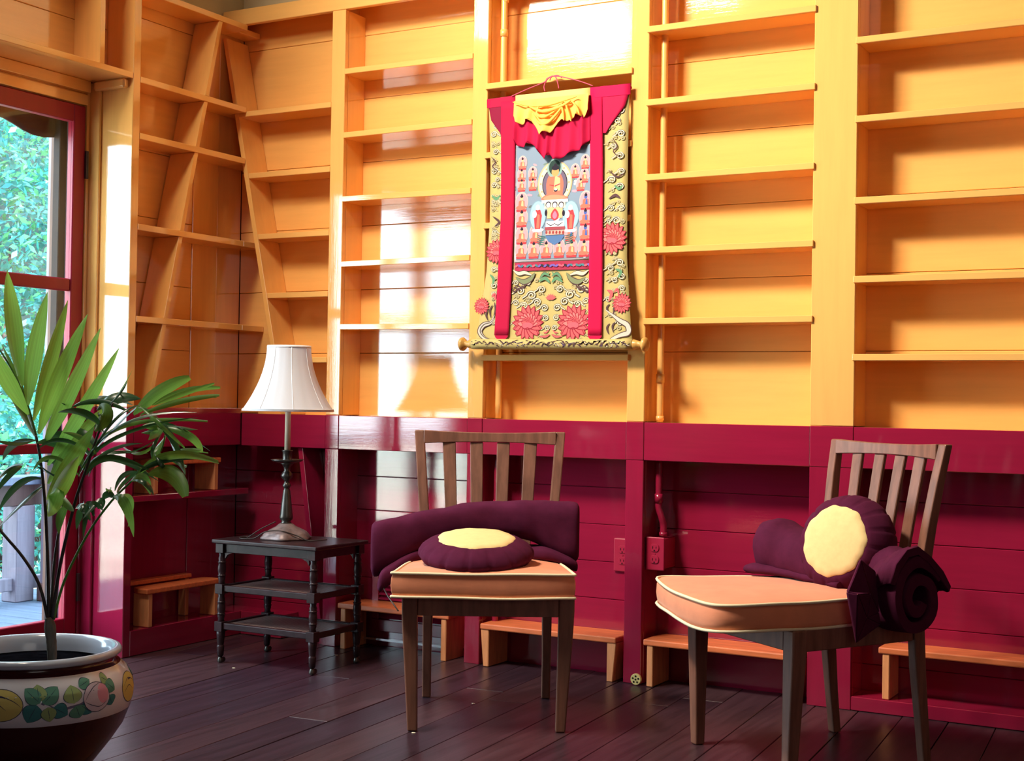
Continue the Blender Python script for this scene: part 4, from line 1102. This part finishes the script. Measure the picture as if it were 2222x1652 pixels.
lotus(1146, 704, 34); lotus(1245, 703, 34)
for s in (-1, 1):
    wave([(mid+s*2, 726), (mid+s*12, 731), (mid+s*24, 730)], 4, RSE, BRN); wave([(mid+s*4, 716), (mid+s*10, 722), (mid+s*16, 722)], 3, RSE)
# side fields
lotus(1079, 548, 24); lotus(1329, 520, 30); lotus(1046, 666, 17); lotus(1350, 660, 19)
for (px, py, r, s) in ((1074, 255, 8, 1), (1078, 275, 7, -1), (1072, 292, 8, 1), (1077, 330, 7, 1), (1074, 372, 8, -1), (1080, 390, 6, 1), (1073, 402, 7, 1), (1076, 438, 8, 1), (1074, 505, 7, -1), (1068, 585, 7, 1), (1070, 620, 8, -1), (1062, 638, 6, 1), (1058, 700, 7, 1),
                       (1352, 240, 9, 1), (1340, 262, 8, -1), (1350, 290, 9, 1), (1332, 318, 7, 1), (1346, 338, 9, -1), (1350, 372, 8, 1), (1328, 390, 9, -1), (1346, 405, 9, 1), (1326, 452, 8, 1), (1349, 452, 8, -1), (1338, 478, 9, 1), (1322, 480, 6, 1), (1345, 570, 9, 1), (1325, 582, 8, -1), (1350, 600, 8, 1), (1334, 608, 7, 1), (1320, 650, 7, -1), (1352, 625, 7, 1), (1345, 700, 8, -1)):
    curl(px, py, r, s)
for pts, w, m in (([(1066, 340), (1076, 352), (1070, 362), (1082, 372)], 3, BRN), ([(1084, 250), (1070, 258), (1074, 268)], 3, BRN), ([(1068, 424), (1078, 432), (1086, 424)], 6, GRN), ([(1070, 470), (1084, 482), (1074, 492)], 5, BRN), ([(1330, 300), (1340, 318), (1332, 330), (1350, 345)], 2.4, BRN), ([(1322, 370), (1340, 384), (1356, 376)], 3.5, BRN),
                   ([(1334, 402), (1344, 410), (1352, 402)], 6, GRN), ([(1322, 432), (1336, 424), (1346, 430)], 6, BRN), ([(1336, 584), (1348, 590), (1342, 604)], 6, GRN), ([(1064, 596), (1072, 606), (1070, 618)], 6, GRN), ([(1068, 645), (1074, 640), (1076, 652)], 7, RSE), ([(1318, 630), (1328, 636), (1322, 655)], 7, RSE), ([(1334, 635), (1340, 628), (1344, 640)], 5, RSE)):
    wave(pts, w, m)
# tail shapes in the lower corners
for s, pts in ((1, [(1074, 684), (1066, 700), (1050, 706), (1042, 720), (1052, 734), (1068, 738)]), (-1, [(1314, 672), (1330, 684), (1346, 696), (1362, 706), (1364, 722), (1346, 728), (1326, 738), (1318, 752)])):
    wave(pts, 12, BRN); wave(pts, 8.5, flat((196, 188, 176))); wave([(p[0]+1, p[1]-1) for p in pts], 2.5, GRY)
for pts in ([(1066, 690), (1064, 674), (1070, 662)], [(1072, 688), (1076, 672), (1074, 656)], [(1060, 696), (1056, 684), (1060, 672)], [(1322, 680), (1318, 668), (1324, 660)], [(1332, 684), (1334, 668), (1342, 658)], [(1322, 726), (1318, 712), (1324, 702)], [(1332, 722), (1330, 708), (1336, 700)]):
    wave(pts, 4, BRN)
pb.b.build('brocade_pattern', ts, world=True)
# ---- the small painted figures
pf = Paint(onpic)
def q_(px, py): return sp(px, py)
BG, ROCK, BLU, CRM, PUR, SAL, FLE, HAIR, AUR, WHT, RD2 = flat((124, 142, 164)), flat((96, 104, 112)), flat((98, 134, 178)), flat((238, 214, 182)), flat((104, 92, 116)), flat((222, 110, 92)), flat((244, 176, 134)), flat((38, 34, 48)), flat((150, 182, 204)), flat((236, 232, 238)), flat((196, 62, 70))
pf.shape([q_(1122, 318), q_(1288, 314), q_(1283, 558), q_(1121, 565)], BG)
for k in range(90):
    px, py = rc.uniform(1124, 1282), rc.uniform(320, 556); c = rc.choice((ROCK, WHT, flat((120, 160, 190)), flat((180, 150, 170)), flat((110, 130, 120)), flat((224, 150, 160)), BLU))
    x, z = q_(px, py); pf.shape(ell(x, z, K*rc.uniform(2.5, 8), K*rc.uniform(1.5, 4.5), 10, rc.uniform(-.6, .6), .12, k), c)
def seated(px, py, s=1.0, robe=SAL, aura=flat((214, 150, 160)), skin=FLE, hair=HAIR, halo=True):
    pf.k = 100; s = s*1.18
    x, z = q_(px, py); k = K*s
    if halo: pf.shape(ell(x, z+1*k, 12.5*k, 17*k, 16), flat((200, 176, 170))); pf.shape(ell(x, z, 11.5*k, 15.5*k, 16), aura)
    pf.shape([(x-10*k, z-12*k), (x+10*k, z-12*k), (x+9*k, z-16*k), (x-9*k, z-16*k)], RD2)
    pf.shape(leafshape(x-11*k, z-9*k, x+11*k, z-9*k, 8*k), robe); pf.shape([(x-6*k, z-9*k), (x+6*k, z-9*k), (x+5.5*k, z+2*k), (x, z+4*k), (x-5.5*k, z+2*k)], robe)
    pf.shape([(x-1*k, z-6*k), (x+4*k, z-7*k), (x+3*k, z+2*k), (x, z+3*k)], skin)
    pf.shape(ell(x, z+7*k, 3.2*k, 4*k, 12), skin); pf.shape(ell(x, z+10*k, 3.0*k, 2.4*k, 10), hair); pf.shape(ell(x, z+12.6*k, 1.4*k, 1.6*k, 8), hair)
blue = flat((70, 96, 168))
for i, px in enumerate((1133, 1160, 1187, 1215, 1242, 1269)): seated(px, 543-i*1.0, .95)
seated(1134, 511, .98); seated(1164, 509, .98); seated(1240, 505, .98, skin=blue); seated(1272, 503, .95, skin=blue)
seated(1134, 474, .98); seated(1272, 470, .95, skin=blue); seated(1134, 440, 1.0); seated(1273, 436, .95, skin=blue)
for px, py in ((1134, 402), (1158, 400), (1134, 380), (1158, 378), (1136, 355), (1270, 382), (1250, 372), (1272, 352), (1262, 400)): seated(px, py, .72, halo=True)
def E_(px, py, rx, ry, m, n=24): x, z = q_(px, py); pf.shape(ell(x, z, rx*K, ry*K, n), m)
for px in (1169, 1240):
    E_(px, 468, 19, 30, flat((120, 150, 170))); E_(px, 468, 17, 28, AUR); E_(px, 500, 13, 4, WHT)
    x, z = q_(px, 476); pf.shape([(x-6*K, z-20*K), (x+6*K, z-20*K), (x+9*K, z+6*K), (x+5*K, z+18*K), (x-5*K, z+18*K), (x-9*K, z+6*K)], RD2)
    pf.shape([(x-3*K, z-18*K), (x+4*K, z-18*K), (x+4*K, z+8*K), (x-1*K, z+10*K)], SAL); E_(px-7, 466, 5, 7, WHT); E_(px, 451, 4.5, 5.5, WHT)
E_(1206, 398, 38, 44, flat((220, 170, 130))); E_(1206, 398, 35, 41, CRM)
for k in range(14):
    a = 2*PI*k/14; x, z = q_(1206, 398); pf.shape(ell(x+31*K*math.cos(a), z+36*K*math.sin(a), 2*K, 2*K, 8), flat((186, 150, 110)))
E_(1206, 400, 28, 33, flat((40, 44, 60))); E_(1206, 400, 26, 31, PUR); E_(1206, 402, 19, 26, SAL)
E_(1206, 366, 17, 19, flat((130, 160, 158))); E_(1206, 364, 13, 15, flat((40, 62, 58)))
x, z = q_(1206, 410)
pf.shape([(x-17*K, z-18*K), (x+17*K, z-18*K), (x+19*K, z+6*K), (x+12*K, z+24*K), (x-12*K, z+24*K), (x-19*K, z+6*K)], SAL)
pf.shape(leafshape(x-30*K, z-19*K, x+30*K, z-19*K, 20*K), SAL); pf.shape(leafshape(x-26*K, z-18*K, x+26*K, z-18*K, 12*K), flat((236, 140, 112)))
pf.shape([(x-3*K, z-6*K), (x+12*K, z-4*K), (x+11*K, z+20*K), (x, z+26*K)], FLE); pf.stroke([(x-12*K, z+8*K), (x, z+5*K), (x+12*K, z+9*K)], 3*K, RD2)
pf.shape(ell(x+2*K, z-3*K, 4.5*K, 3.5*K, 12), HAIR); pf.shape(ell(x+2*K, z-1.6*K, 3.2*K, 2*K, 12), WHT)
pf.shape(ell(x, z+33*K, 8*K, 9.5*K, 16), flat((214, 150, 96))); pf.shape(ell(x, z+41*K, 8.4*K, 5*K, 14), HAIR); pf.shape(ell(x, z+46*K, 3.4*K, 3.6*K, 10), HAIR)
# throne tiers
for (px, py, w, h, m) in ((1206, 437, 58, 6, WHT), (1206, 446, 46, 12, CRM), (1206, 462, 34, 22, FLE), (1206, 487, 40, 12, WHT), (1206, 496, 44, 6, flat((150, 70, 80))), (1206, 505, 40, 9, flat((206, 160, 150)))):
    x, z = q_(px, py); pf.shape([(x-w/2*K, z-h/2*K), (x+w/2*K, z-h/2*K), (x+w/2*K, z+h/2*K), (x-w/2*K, z+h/2*K)], m)
for px in (1192, 1206, 1220):
    E_(px, 445, 6, 6.5, HAIR); E_(px, 446, 4.4, 5, WHT)
x, z = q_(1206, 466); pf.shape(leafshape(x, z-12*K, x, z+12*K, 18*K), RD2); pf.shape(leafshape(x, z-9*K, x, z+7*K, 10*K), flat((190, 120, 150)))
for s in (-1, 1):
    E_(1206+s*19, 463, 3, 6, HAIR); pf.stroke([(x+s*18*K, z-16*K), (x+s*8*K, z-22*K), (x, z-18*K)], 2*K, HAIR)
for k in range(6): E_(1188+k*7.2, 505, 2.4, 3.4, flat((150, 60, 60)), 10)
x, z = q_(1206, 519); pf.shape([(x-22*K, z+7*K), (x+22*K, z+7*K), (x+14*K, z-5*K), (x, z-12*K), (x-14*K, z-5*K)], flat((80, 112, 160)))
for k in range(5):
    pf.stroke([(x-22*K, z+(5-k*4)*K), (x-34*K, z+(7-k*4)*K), (x-40*K, z+(10-k*4)*K)], 2.2*K, flat((60, 110, 104))); pf.stroke([(x+22*K, z+(5-k*4)*K), (x+34*K, z+(7-k*4)*K), (x+40*K, z+(10-k*4)*K)], 2.2*K, flat((60, 110, 104)))
pf.b.build('painted_figures', ts, world=True)
# motifs of the thin red strip
ps_ = Paint(onpic)
for k in range(26):
    px = 1122+k*6.3; x, z = sp(px, 578-k*.12); ps_.shape(leafshape(x-.007, z-.004*(-1)**k, x+.008, z+.004*(-1)**k, .008), rc.choice((flat((110, 90, 170)), flat((70, 120, 130)), flat((220, 90, 110)), flat((40, 50, 60)))))
ps_.b.build('strip_pattern', ts, world=True)
# ribbons
def ribbon(l, r, off, m):
    return cloth('ribbon', l, r, m, off, .0008, 6)
ribbon([(1090, 222), (1089, 480), (1075, 728)], [(1121, 218), (1118, 480), (1106, 728)], .0085, flat((178, 20, 62), .8))
ribbon([(1283, 206), (1282, 480), (1278, 728)], [(1309, 204), (1310, 480), (1308, 728)], .0085, flat((196, 16, 68), .8))
for cx_, m in ((1090.5, flat((178, 20, 62), .8)), (1293, flat((196, 16, 68), .8))):
    x, z = sp(cx_, 728); b = MB(); pts_ = [(x+15*K*math.cos(a), sy(z, .0085), z-.2*K+9*K*math.sin(a)) for a in [PI+PI*k/12 for k in range(13)]]
    b.prism(pts_, (0, .0012, 0), m); b.build('ribbon_end', ts, world=True)
# gathered veil: red underlayer and yellow upper layer
def veil(name, top, bottom, m, off, folds, amp, seed, label):
    n = 70; R_ = 22; rows = []
    for i in range(R_+1):
        v = i/R_; row = []; 
        for j in range(n+1):
            u = j/n
            def at(Q):
                x = u*(len(Q)-1); k = min(int(x), len(Q)-2); f_ = x-k; return (lerp(Q[k][0], Q[k+1][0], f_), lerp(Q[k][1], Q[k+1][1], f_))
            a, c = sp(*at(top)), sp(*at(bottom)); x, z = lerp(a[0], c[0], v), lerp(a[1], c[1], v)
            ph = u*folds*2*PI+.9*math.sin(u*9+seed)
            dep = amp*(v**.7)*(.5+.5*math.sin(ph))*(.75+.5*noise.noise(Vector((u*5, v*2, seed))))+amp*.5*math.sin(PI*u)*v
            x += .0025*v*math.cos(ph)
            row.append((x, sy(z, off)-dep, z))
        rows.append(row+[(p[0], p[1]+.0012, p[2]) for p in row[::-1]])
    b = MB(); b.loft(rows, m); o = b.build(name, ts, world=True); o['label'] = label; return o
veil('veil', [(1121, 225), (1283, 208)], [(1118, 298), (1128, 318), (1142, 322), (1152, 310), (1164, 318), (1176, 330), (1186, 348), (1198, 336), (1206, 348), (1222, 346), (1236, 338), (1250, 330), (1262, 328), (1272, 318), (1283, 305)], flat((186, 20, 66), .8), .0105, 7, .018, 2, 'crimson lower layer of the gathered veil')
veil('veil', [(1121, 222), (1283, 205)], [(1119, 254), (1128, 268), (1142, 274), (1148, 262), (1160, 262), (1168, 276), (1180, 296), (1192, 288), (1204, 292), (1214, 274), (1228, 262), (1240, 266), (1252, 258), (1262, 250), (1272, 258), (1283, 240)], flat((246, 192, 96), .8), .0175, 5, .020, 5, 'golden upper layer of the gathered veil')
# drawn-up swags
YV = flat((250, 196, 92), .8)
for pts, r in (([(1124, 226), (1160, 234), (1200, 232), (1236, 222), (1262, 214)], .0045), ([(1160, 236), (1190, 246), (1226, 236), (1250, 222)], .0065), ([(1166, 250), (1182, 272), (1200, 270), (1220, 250), (1232, 232)], .006), ([(1236, 224), (1244, 250), (1250, 268)], .0040), ([(1228, 228), (1232, 248), (1234, 266)], .004), ([(1180, 234), (1176, 252), (1192, 258), (1214, 246)], .0055), ([(1250, 222), (1262, 238), (1268, 254)], .004)):
    P = [];
    for p_ in pts: x, z = sp(*p_); P.append((x, sy(z, .036), z))
    Q = catmull(P, 6); n = len(Q); b = MB(); b.tube(Q, [r*(.35+.65*math.sin(PI*i/(n-1))) for i in range(n)], YV, 10); b.build('veil_swag', ts, world=True)
# roller with turned wooden knobs
def rz_(px, py): q = onp(px, py, (0, -.052, 0), (0, 1, 0)); return q
a = rz_(1026, 747); c = rz_(1374, 748); M_knob = mat('turned_knob_wood', (0.55, 0.30, 0.075), .35, .5, grain=1, gscale=(60, 60, 60), gamt=.15)
b = MB(); b.tube([a+(c-a)*(i/20) for i in range(21)], .0185, BRO, 20); rol = b.build('roller', ts, world=True)
pr_ = Paint(lambda u, v, off: (u, -.052-(.0188+off)*math.cos(v), a.z+(c.z-a.z)*(u-a.x)/(c.x-a.x)+(.0188+off)*math.sin(v)))
for k in range(30):
    u = lerp(a.x+.02, c.x-.02, k/29.); m = rc.choice((CR, GRY, flat((190, 180, 160)), flat((70, 56, 110)), BRN)); s_ = rc.choice((-1, 1))
    pr_.stroke([(u-.015, rc.uniform(-.7, .5)), (u-.005, rc.uniform(-.3, .9)), (u+.006, rc.uniform(-.3, .9)), (u+.016, rc.uniform(-.6, .6))], .010, BRN, True)
    pr_.stroke([(u-.013, rc.uniform(-.5, .5)), (u, rc.uniform(-.2, .8)), (u+.013, rc.uniform(-.5, .5))], .007, m, True)
pr_.b.build('roller_pattern', rol, world=True)
for p0, s in ((a, -1), (c, 1)):
    b = MB(); rows = []
    for dx, r in ((0, .0165), (.003, .0170), (.016, .0135), (.026, .0105), (.030, .0125), (.034, .021), (.040, .0245), (.047, .0225), (.053, .014), (.055, .002)):
        rr = [(p0.x+s*(dx+.0005), p0.y+r*math.cos(t_), p0.z+r*math.sin(t_)) for t_ in [2*PI*k/24 for k in range(24)]]
        rows.append(rr if s > 0 else rr[::-1])
    b.loft(rows, M_knob); b.build('knob', ts, world=True)
# top stick and cords
M_stick = flat((170, 30, 66)); CRD = flat((204, 84, 110))
def s3(px, py, off): x, z = sp(px, py); return Vector((x, sy(z)-off, z))
b = MB(); b.tube([s3(1060, 224, -.001), s3(1212, 207, -.001), s3(1370, 190, -.001)], .0048, M_stick, 8); b.build('top_stick', ts, world=True)
for pts in ([(1114, 210), (1150, 194), (1184, 180), (1190, 172), (1202, 166)], [(1186, 200), (1184, 188), (1192, 172), (1206, 167), (1212, 176), (1216, 194)], [(1206, 167), (1222, 168), (1262, 178), (1290, 188)], [(1196, 176), (1200, 168), (1213, 165), (1222, 170)]):
    b = MB(); b.tube(catmull([s3(p_[0], p_[1], .010+.001*rc.random()) for p_ in pts], 5), .0019, CRD, 6); b.build('hanging_cord', ts, world=True)

# ------------------------------------------------------------------ outlets, conduits, vent, disc
M_plate = mat('maroon_plate', (0.34, 0.012, 0.045), .28, .6)
def outlet(label, x0, x1, z0, z1, yf, depth):
    t = thing('wall_outlet', label, 'outlet', ((x0+x1)/2, yf, z0), 0, 'painted-over wall outlets')
    b = MB(); b.box(x0, x1, yf-.006, yf, z0, z1, M_plate); b.build('cover_plate', t, bevel=.003, seg=2, world=True)
    if depth > .01:
        b = MB(); b.box(x0+.004, x1-.004, yf+.0005, yf+depth, z0+.004, z1-.004, M_plate); b.build('junction_box', t, bevel=.003, world=True)
    cx = (x0+x1)/2; cz = (z0+z1)/2
    for s in (-1, 1):
        zc = cz+s*.0195
        b = MB(); b.prism([(cx+.0165*math.cos(a)*(1 if abs(math.cos(a)) < .9 else .95), yf-.0062, zc+.0135*max(-.85, min(.85, math.sin(a)))/.85*.95) for a in [2*PI*k/24 for k in range(24)]], (0, -.0025, 0), M_plate)
        so = b.build('socket', t, bevel=.0008, world=True)
        b = MB()
        for dx, w, h in ((-.006, .0022, .008), (.006, .0022, .007)): b.box(cx+dx-w/2, cx+dx+w/2, yf-.0094, yf-.0088, zc-.001-h/2+.002, zc-.001+h/2+.002, M_hole)
        b.prism([(cx+.0025*math.cos(a), yf-.0088, zc-.0085+.0025*math.sin(a)) for a in [2*PI*k/10 for k in range(10)]], (0, -.0006, 0), M_hole)
        b.build('slots', so, world=True)
    b = MB(); b.prism([(cx+.003*math.cos(a), yf-.0062, cz+.003*math.sin(a)) for a in [2*PI*k/12 for k in range(12)]], (0, -.0014, 0), M_brass if False else M_plate); b.build('screw', t, world=True)
outlet('maroon-painted outlet plate on the back boards left of the narrow post', 1.563, 1.630, .352, .465, D-.003, .0)
outlet('maroon-painted outlet box at the foot of the conduit, right of the narrow post', 1.7255, 1.793, .378, .488, .028, .10)
def conduit(label, paths, m, couplings, r=.0115):
    t = thing('conduit', label, 'pipe', tuple(paths[0]), 0, 'painted conduits beside the posts')
    b = MB(); b.tube(catmull(paths, 6), r, m, 14); b.build('tube', t, world=True)
    for (p, q) in couplings:
        b = MB(); b.tube([p, q], r+.0025, m, 14); b.build('coupling', t, world=True)
    return t
M_or_p = mat('orange_paint_pipe', OR, .25, .8)
M_rd_p = mat('maroon_paint_pipe', RD, .2, .8)
xs_ = 1.7245+.0185+.014; yp_ = .055
conduit('orange conduit running up the bay just right of the scroll', [(xs_, yp_, .870), (xs_, yp_, 1.2), (xs_, yp_, 1.8), (xs_, yp_, 2.40)], M_or_p, [((xs_, yp_, 1.00), (xs_, yp_, 1.03)), ((xs_, yp_, .875), (xs_, yp_, .89))])
conduit('maroon conduit dropping behind the post and bending to the outlet box', [(xs_, yp_, .741), (xs_, yp_, .62), (xs_, yp_, .585), (xs_+.010, yp_+.004, .55), (xs_+.014, yp_+.010, .525), (xs_+.014, yp_+.010, .489)], M_rd_p, [((xs_, yp_, .60), (xs_, yp_, .63)), ((xs_+.014, yp_+.010, .4895), (xs_+.014, yp_+.010, .502))])
xs2 = 1.101+.0185+.014
conduit('orange conduit running up behind the hanging scroll', [(xs2, yp_, .870), (xs2, yp_, 1.4), (xs2, yp_, 2.30), (xs2+.004, yp_, 2.36), (xs2+.010, yp_, 2.40)], M_or_p, [((xs2, yp_, 2.235), (xs2, yp_, 2.26))])
conduit('maroon conduit in the shadow behind the front-facing chair back', [(xs2, yp_, .741), (xs2, yp_, .4), (xs2, yp_, .02)], M_rd_p, [((xs2, yp_, .55), (xs2, yp_, .58))])
# wall vent
tv = thing('wall_vent', 'maroon louvred wall vent behind the step riser under the glare-lit bay', 'vent', (.79, D-.02, .05))
vx0, vx1, vz0, vz1, vy = .560, .985, .055, .385, D-.018
b = MB()
for a_ in ((vx0, vx1, vz0, vz0+.045), (vx0, vx1, vz1-.045, vz1), (vx0, vx0+.03, vz0+.0455, vz1-.0455), (vx1-.03, vx1, vz0+.0455, vz1-.0455)):
    b.box(a_[0], a_[1], vy, D-.003, a_[2], a_[3], M_rd_p)
b.build('frame', tv, bevel=.002, world=True)
z = vz0+.05
while z < vz1-.05:
    b = MB(); b.hexa([(vx0+.031, vy-.001, z), (vx1-.031, vy-.001, z), (vx1-.031, vy+.001, z+.002), (vx0+.031, vy+.001, z+.002), (vx0+.031, D-.004, z+.013), (vx1-.031, D-.004, z+.013), (vx1-.031, D-.003, z+.015), (vx0+.031, D-.003, z+.015)], M_rd_p)
    b.build('louvre', tv, world=True); z += .0175
b = MB(); b.box(.50, 1.02, D-.03, D-.004, .022, .030, mat('metal_strip', (.5, .45, .48), .25, .5, metal=.8)); tag(b.build('floor_trim_strip', None), 'thin bright metal strip along the floor edge beneath the wall vent', 'trim')
# brass disc
c = onp(1379, 1472, (0, -.022, 0), (0, 1, 0)); td_ = thing('brass_disc', 'small pierced brass disc leaning at the foot of the narrow post', 'disc', (c.x, c.y, .0))
b = MB(); rows = []; R_ = .0185
b.prism([(c.x+R_*math.cos(a), c.y, R_+.001+R_*math.sin(a)) for a in [2*PI*k/32 for k in range(32)]], (0, .010, 0), flat((214, 196, 130), .5)); b.build('body', td_, bevel=.001, world=True)
b = MB()
for k in range(6):
    a = 2*PI*k/5; rr = .0105 if k < 5 else 0; b.prism([(c.x+rr*math.cos(a+.3)+.0032*math.cos(t_), c.y-.0003, R_+.001+rr*math.sin(a+.3)+.0032*math.sin(t_)) for t_ in [2*PI*j/12 for j in range(12)]], (0, -.0006, 0), M_hole)
b.build('holes', td_, world=True)
# crumbs on the floor
for i, (px, py) in enumerate(((507, 1451), (730, 1423), (897, 1592), (1027, 1528))):
    q = onp(px, py, (0, 0, 0), (0, 0, 1)); b = MB()
    b.prism([(q.x+.006*math.cos(a)*(1+.4*math.sin(3*a)), q.y+.004*math.sin(a), .0009) for a in [2*PI*k/8 for k in range(8)]], (0, 0, .0012), M_cream)
    tag(b.build('paper_scrap', None), ('tiny pale scrap on the floor in front of the side table', 'tiny pale scrap on the floor between the table and the chair', 'tiny pale scrap on the floor by the near chair foot', 'tiny pale scrap on the floor under the front-facing chair')[i], 'scrap')
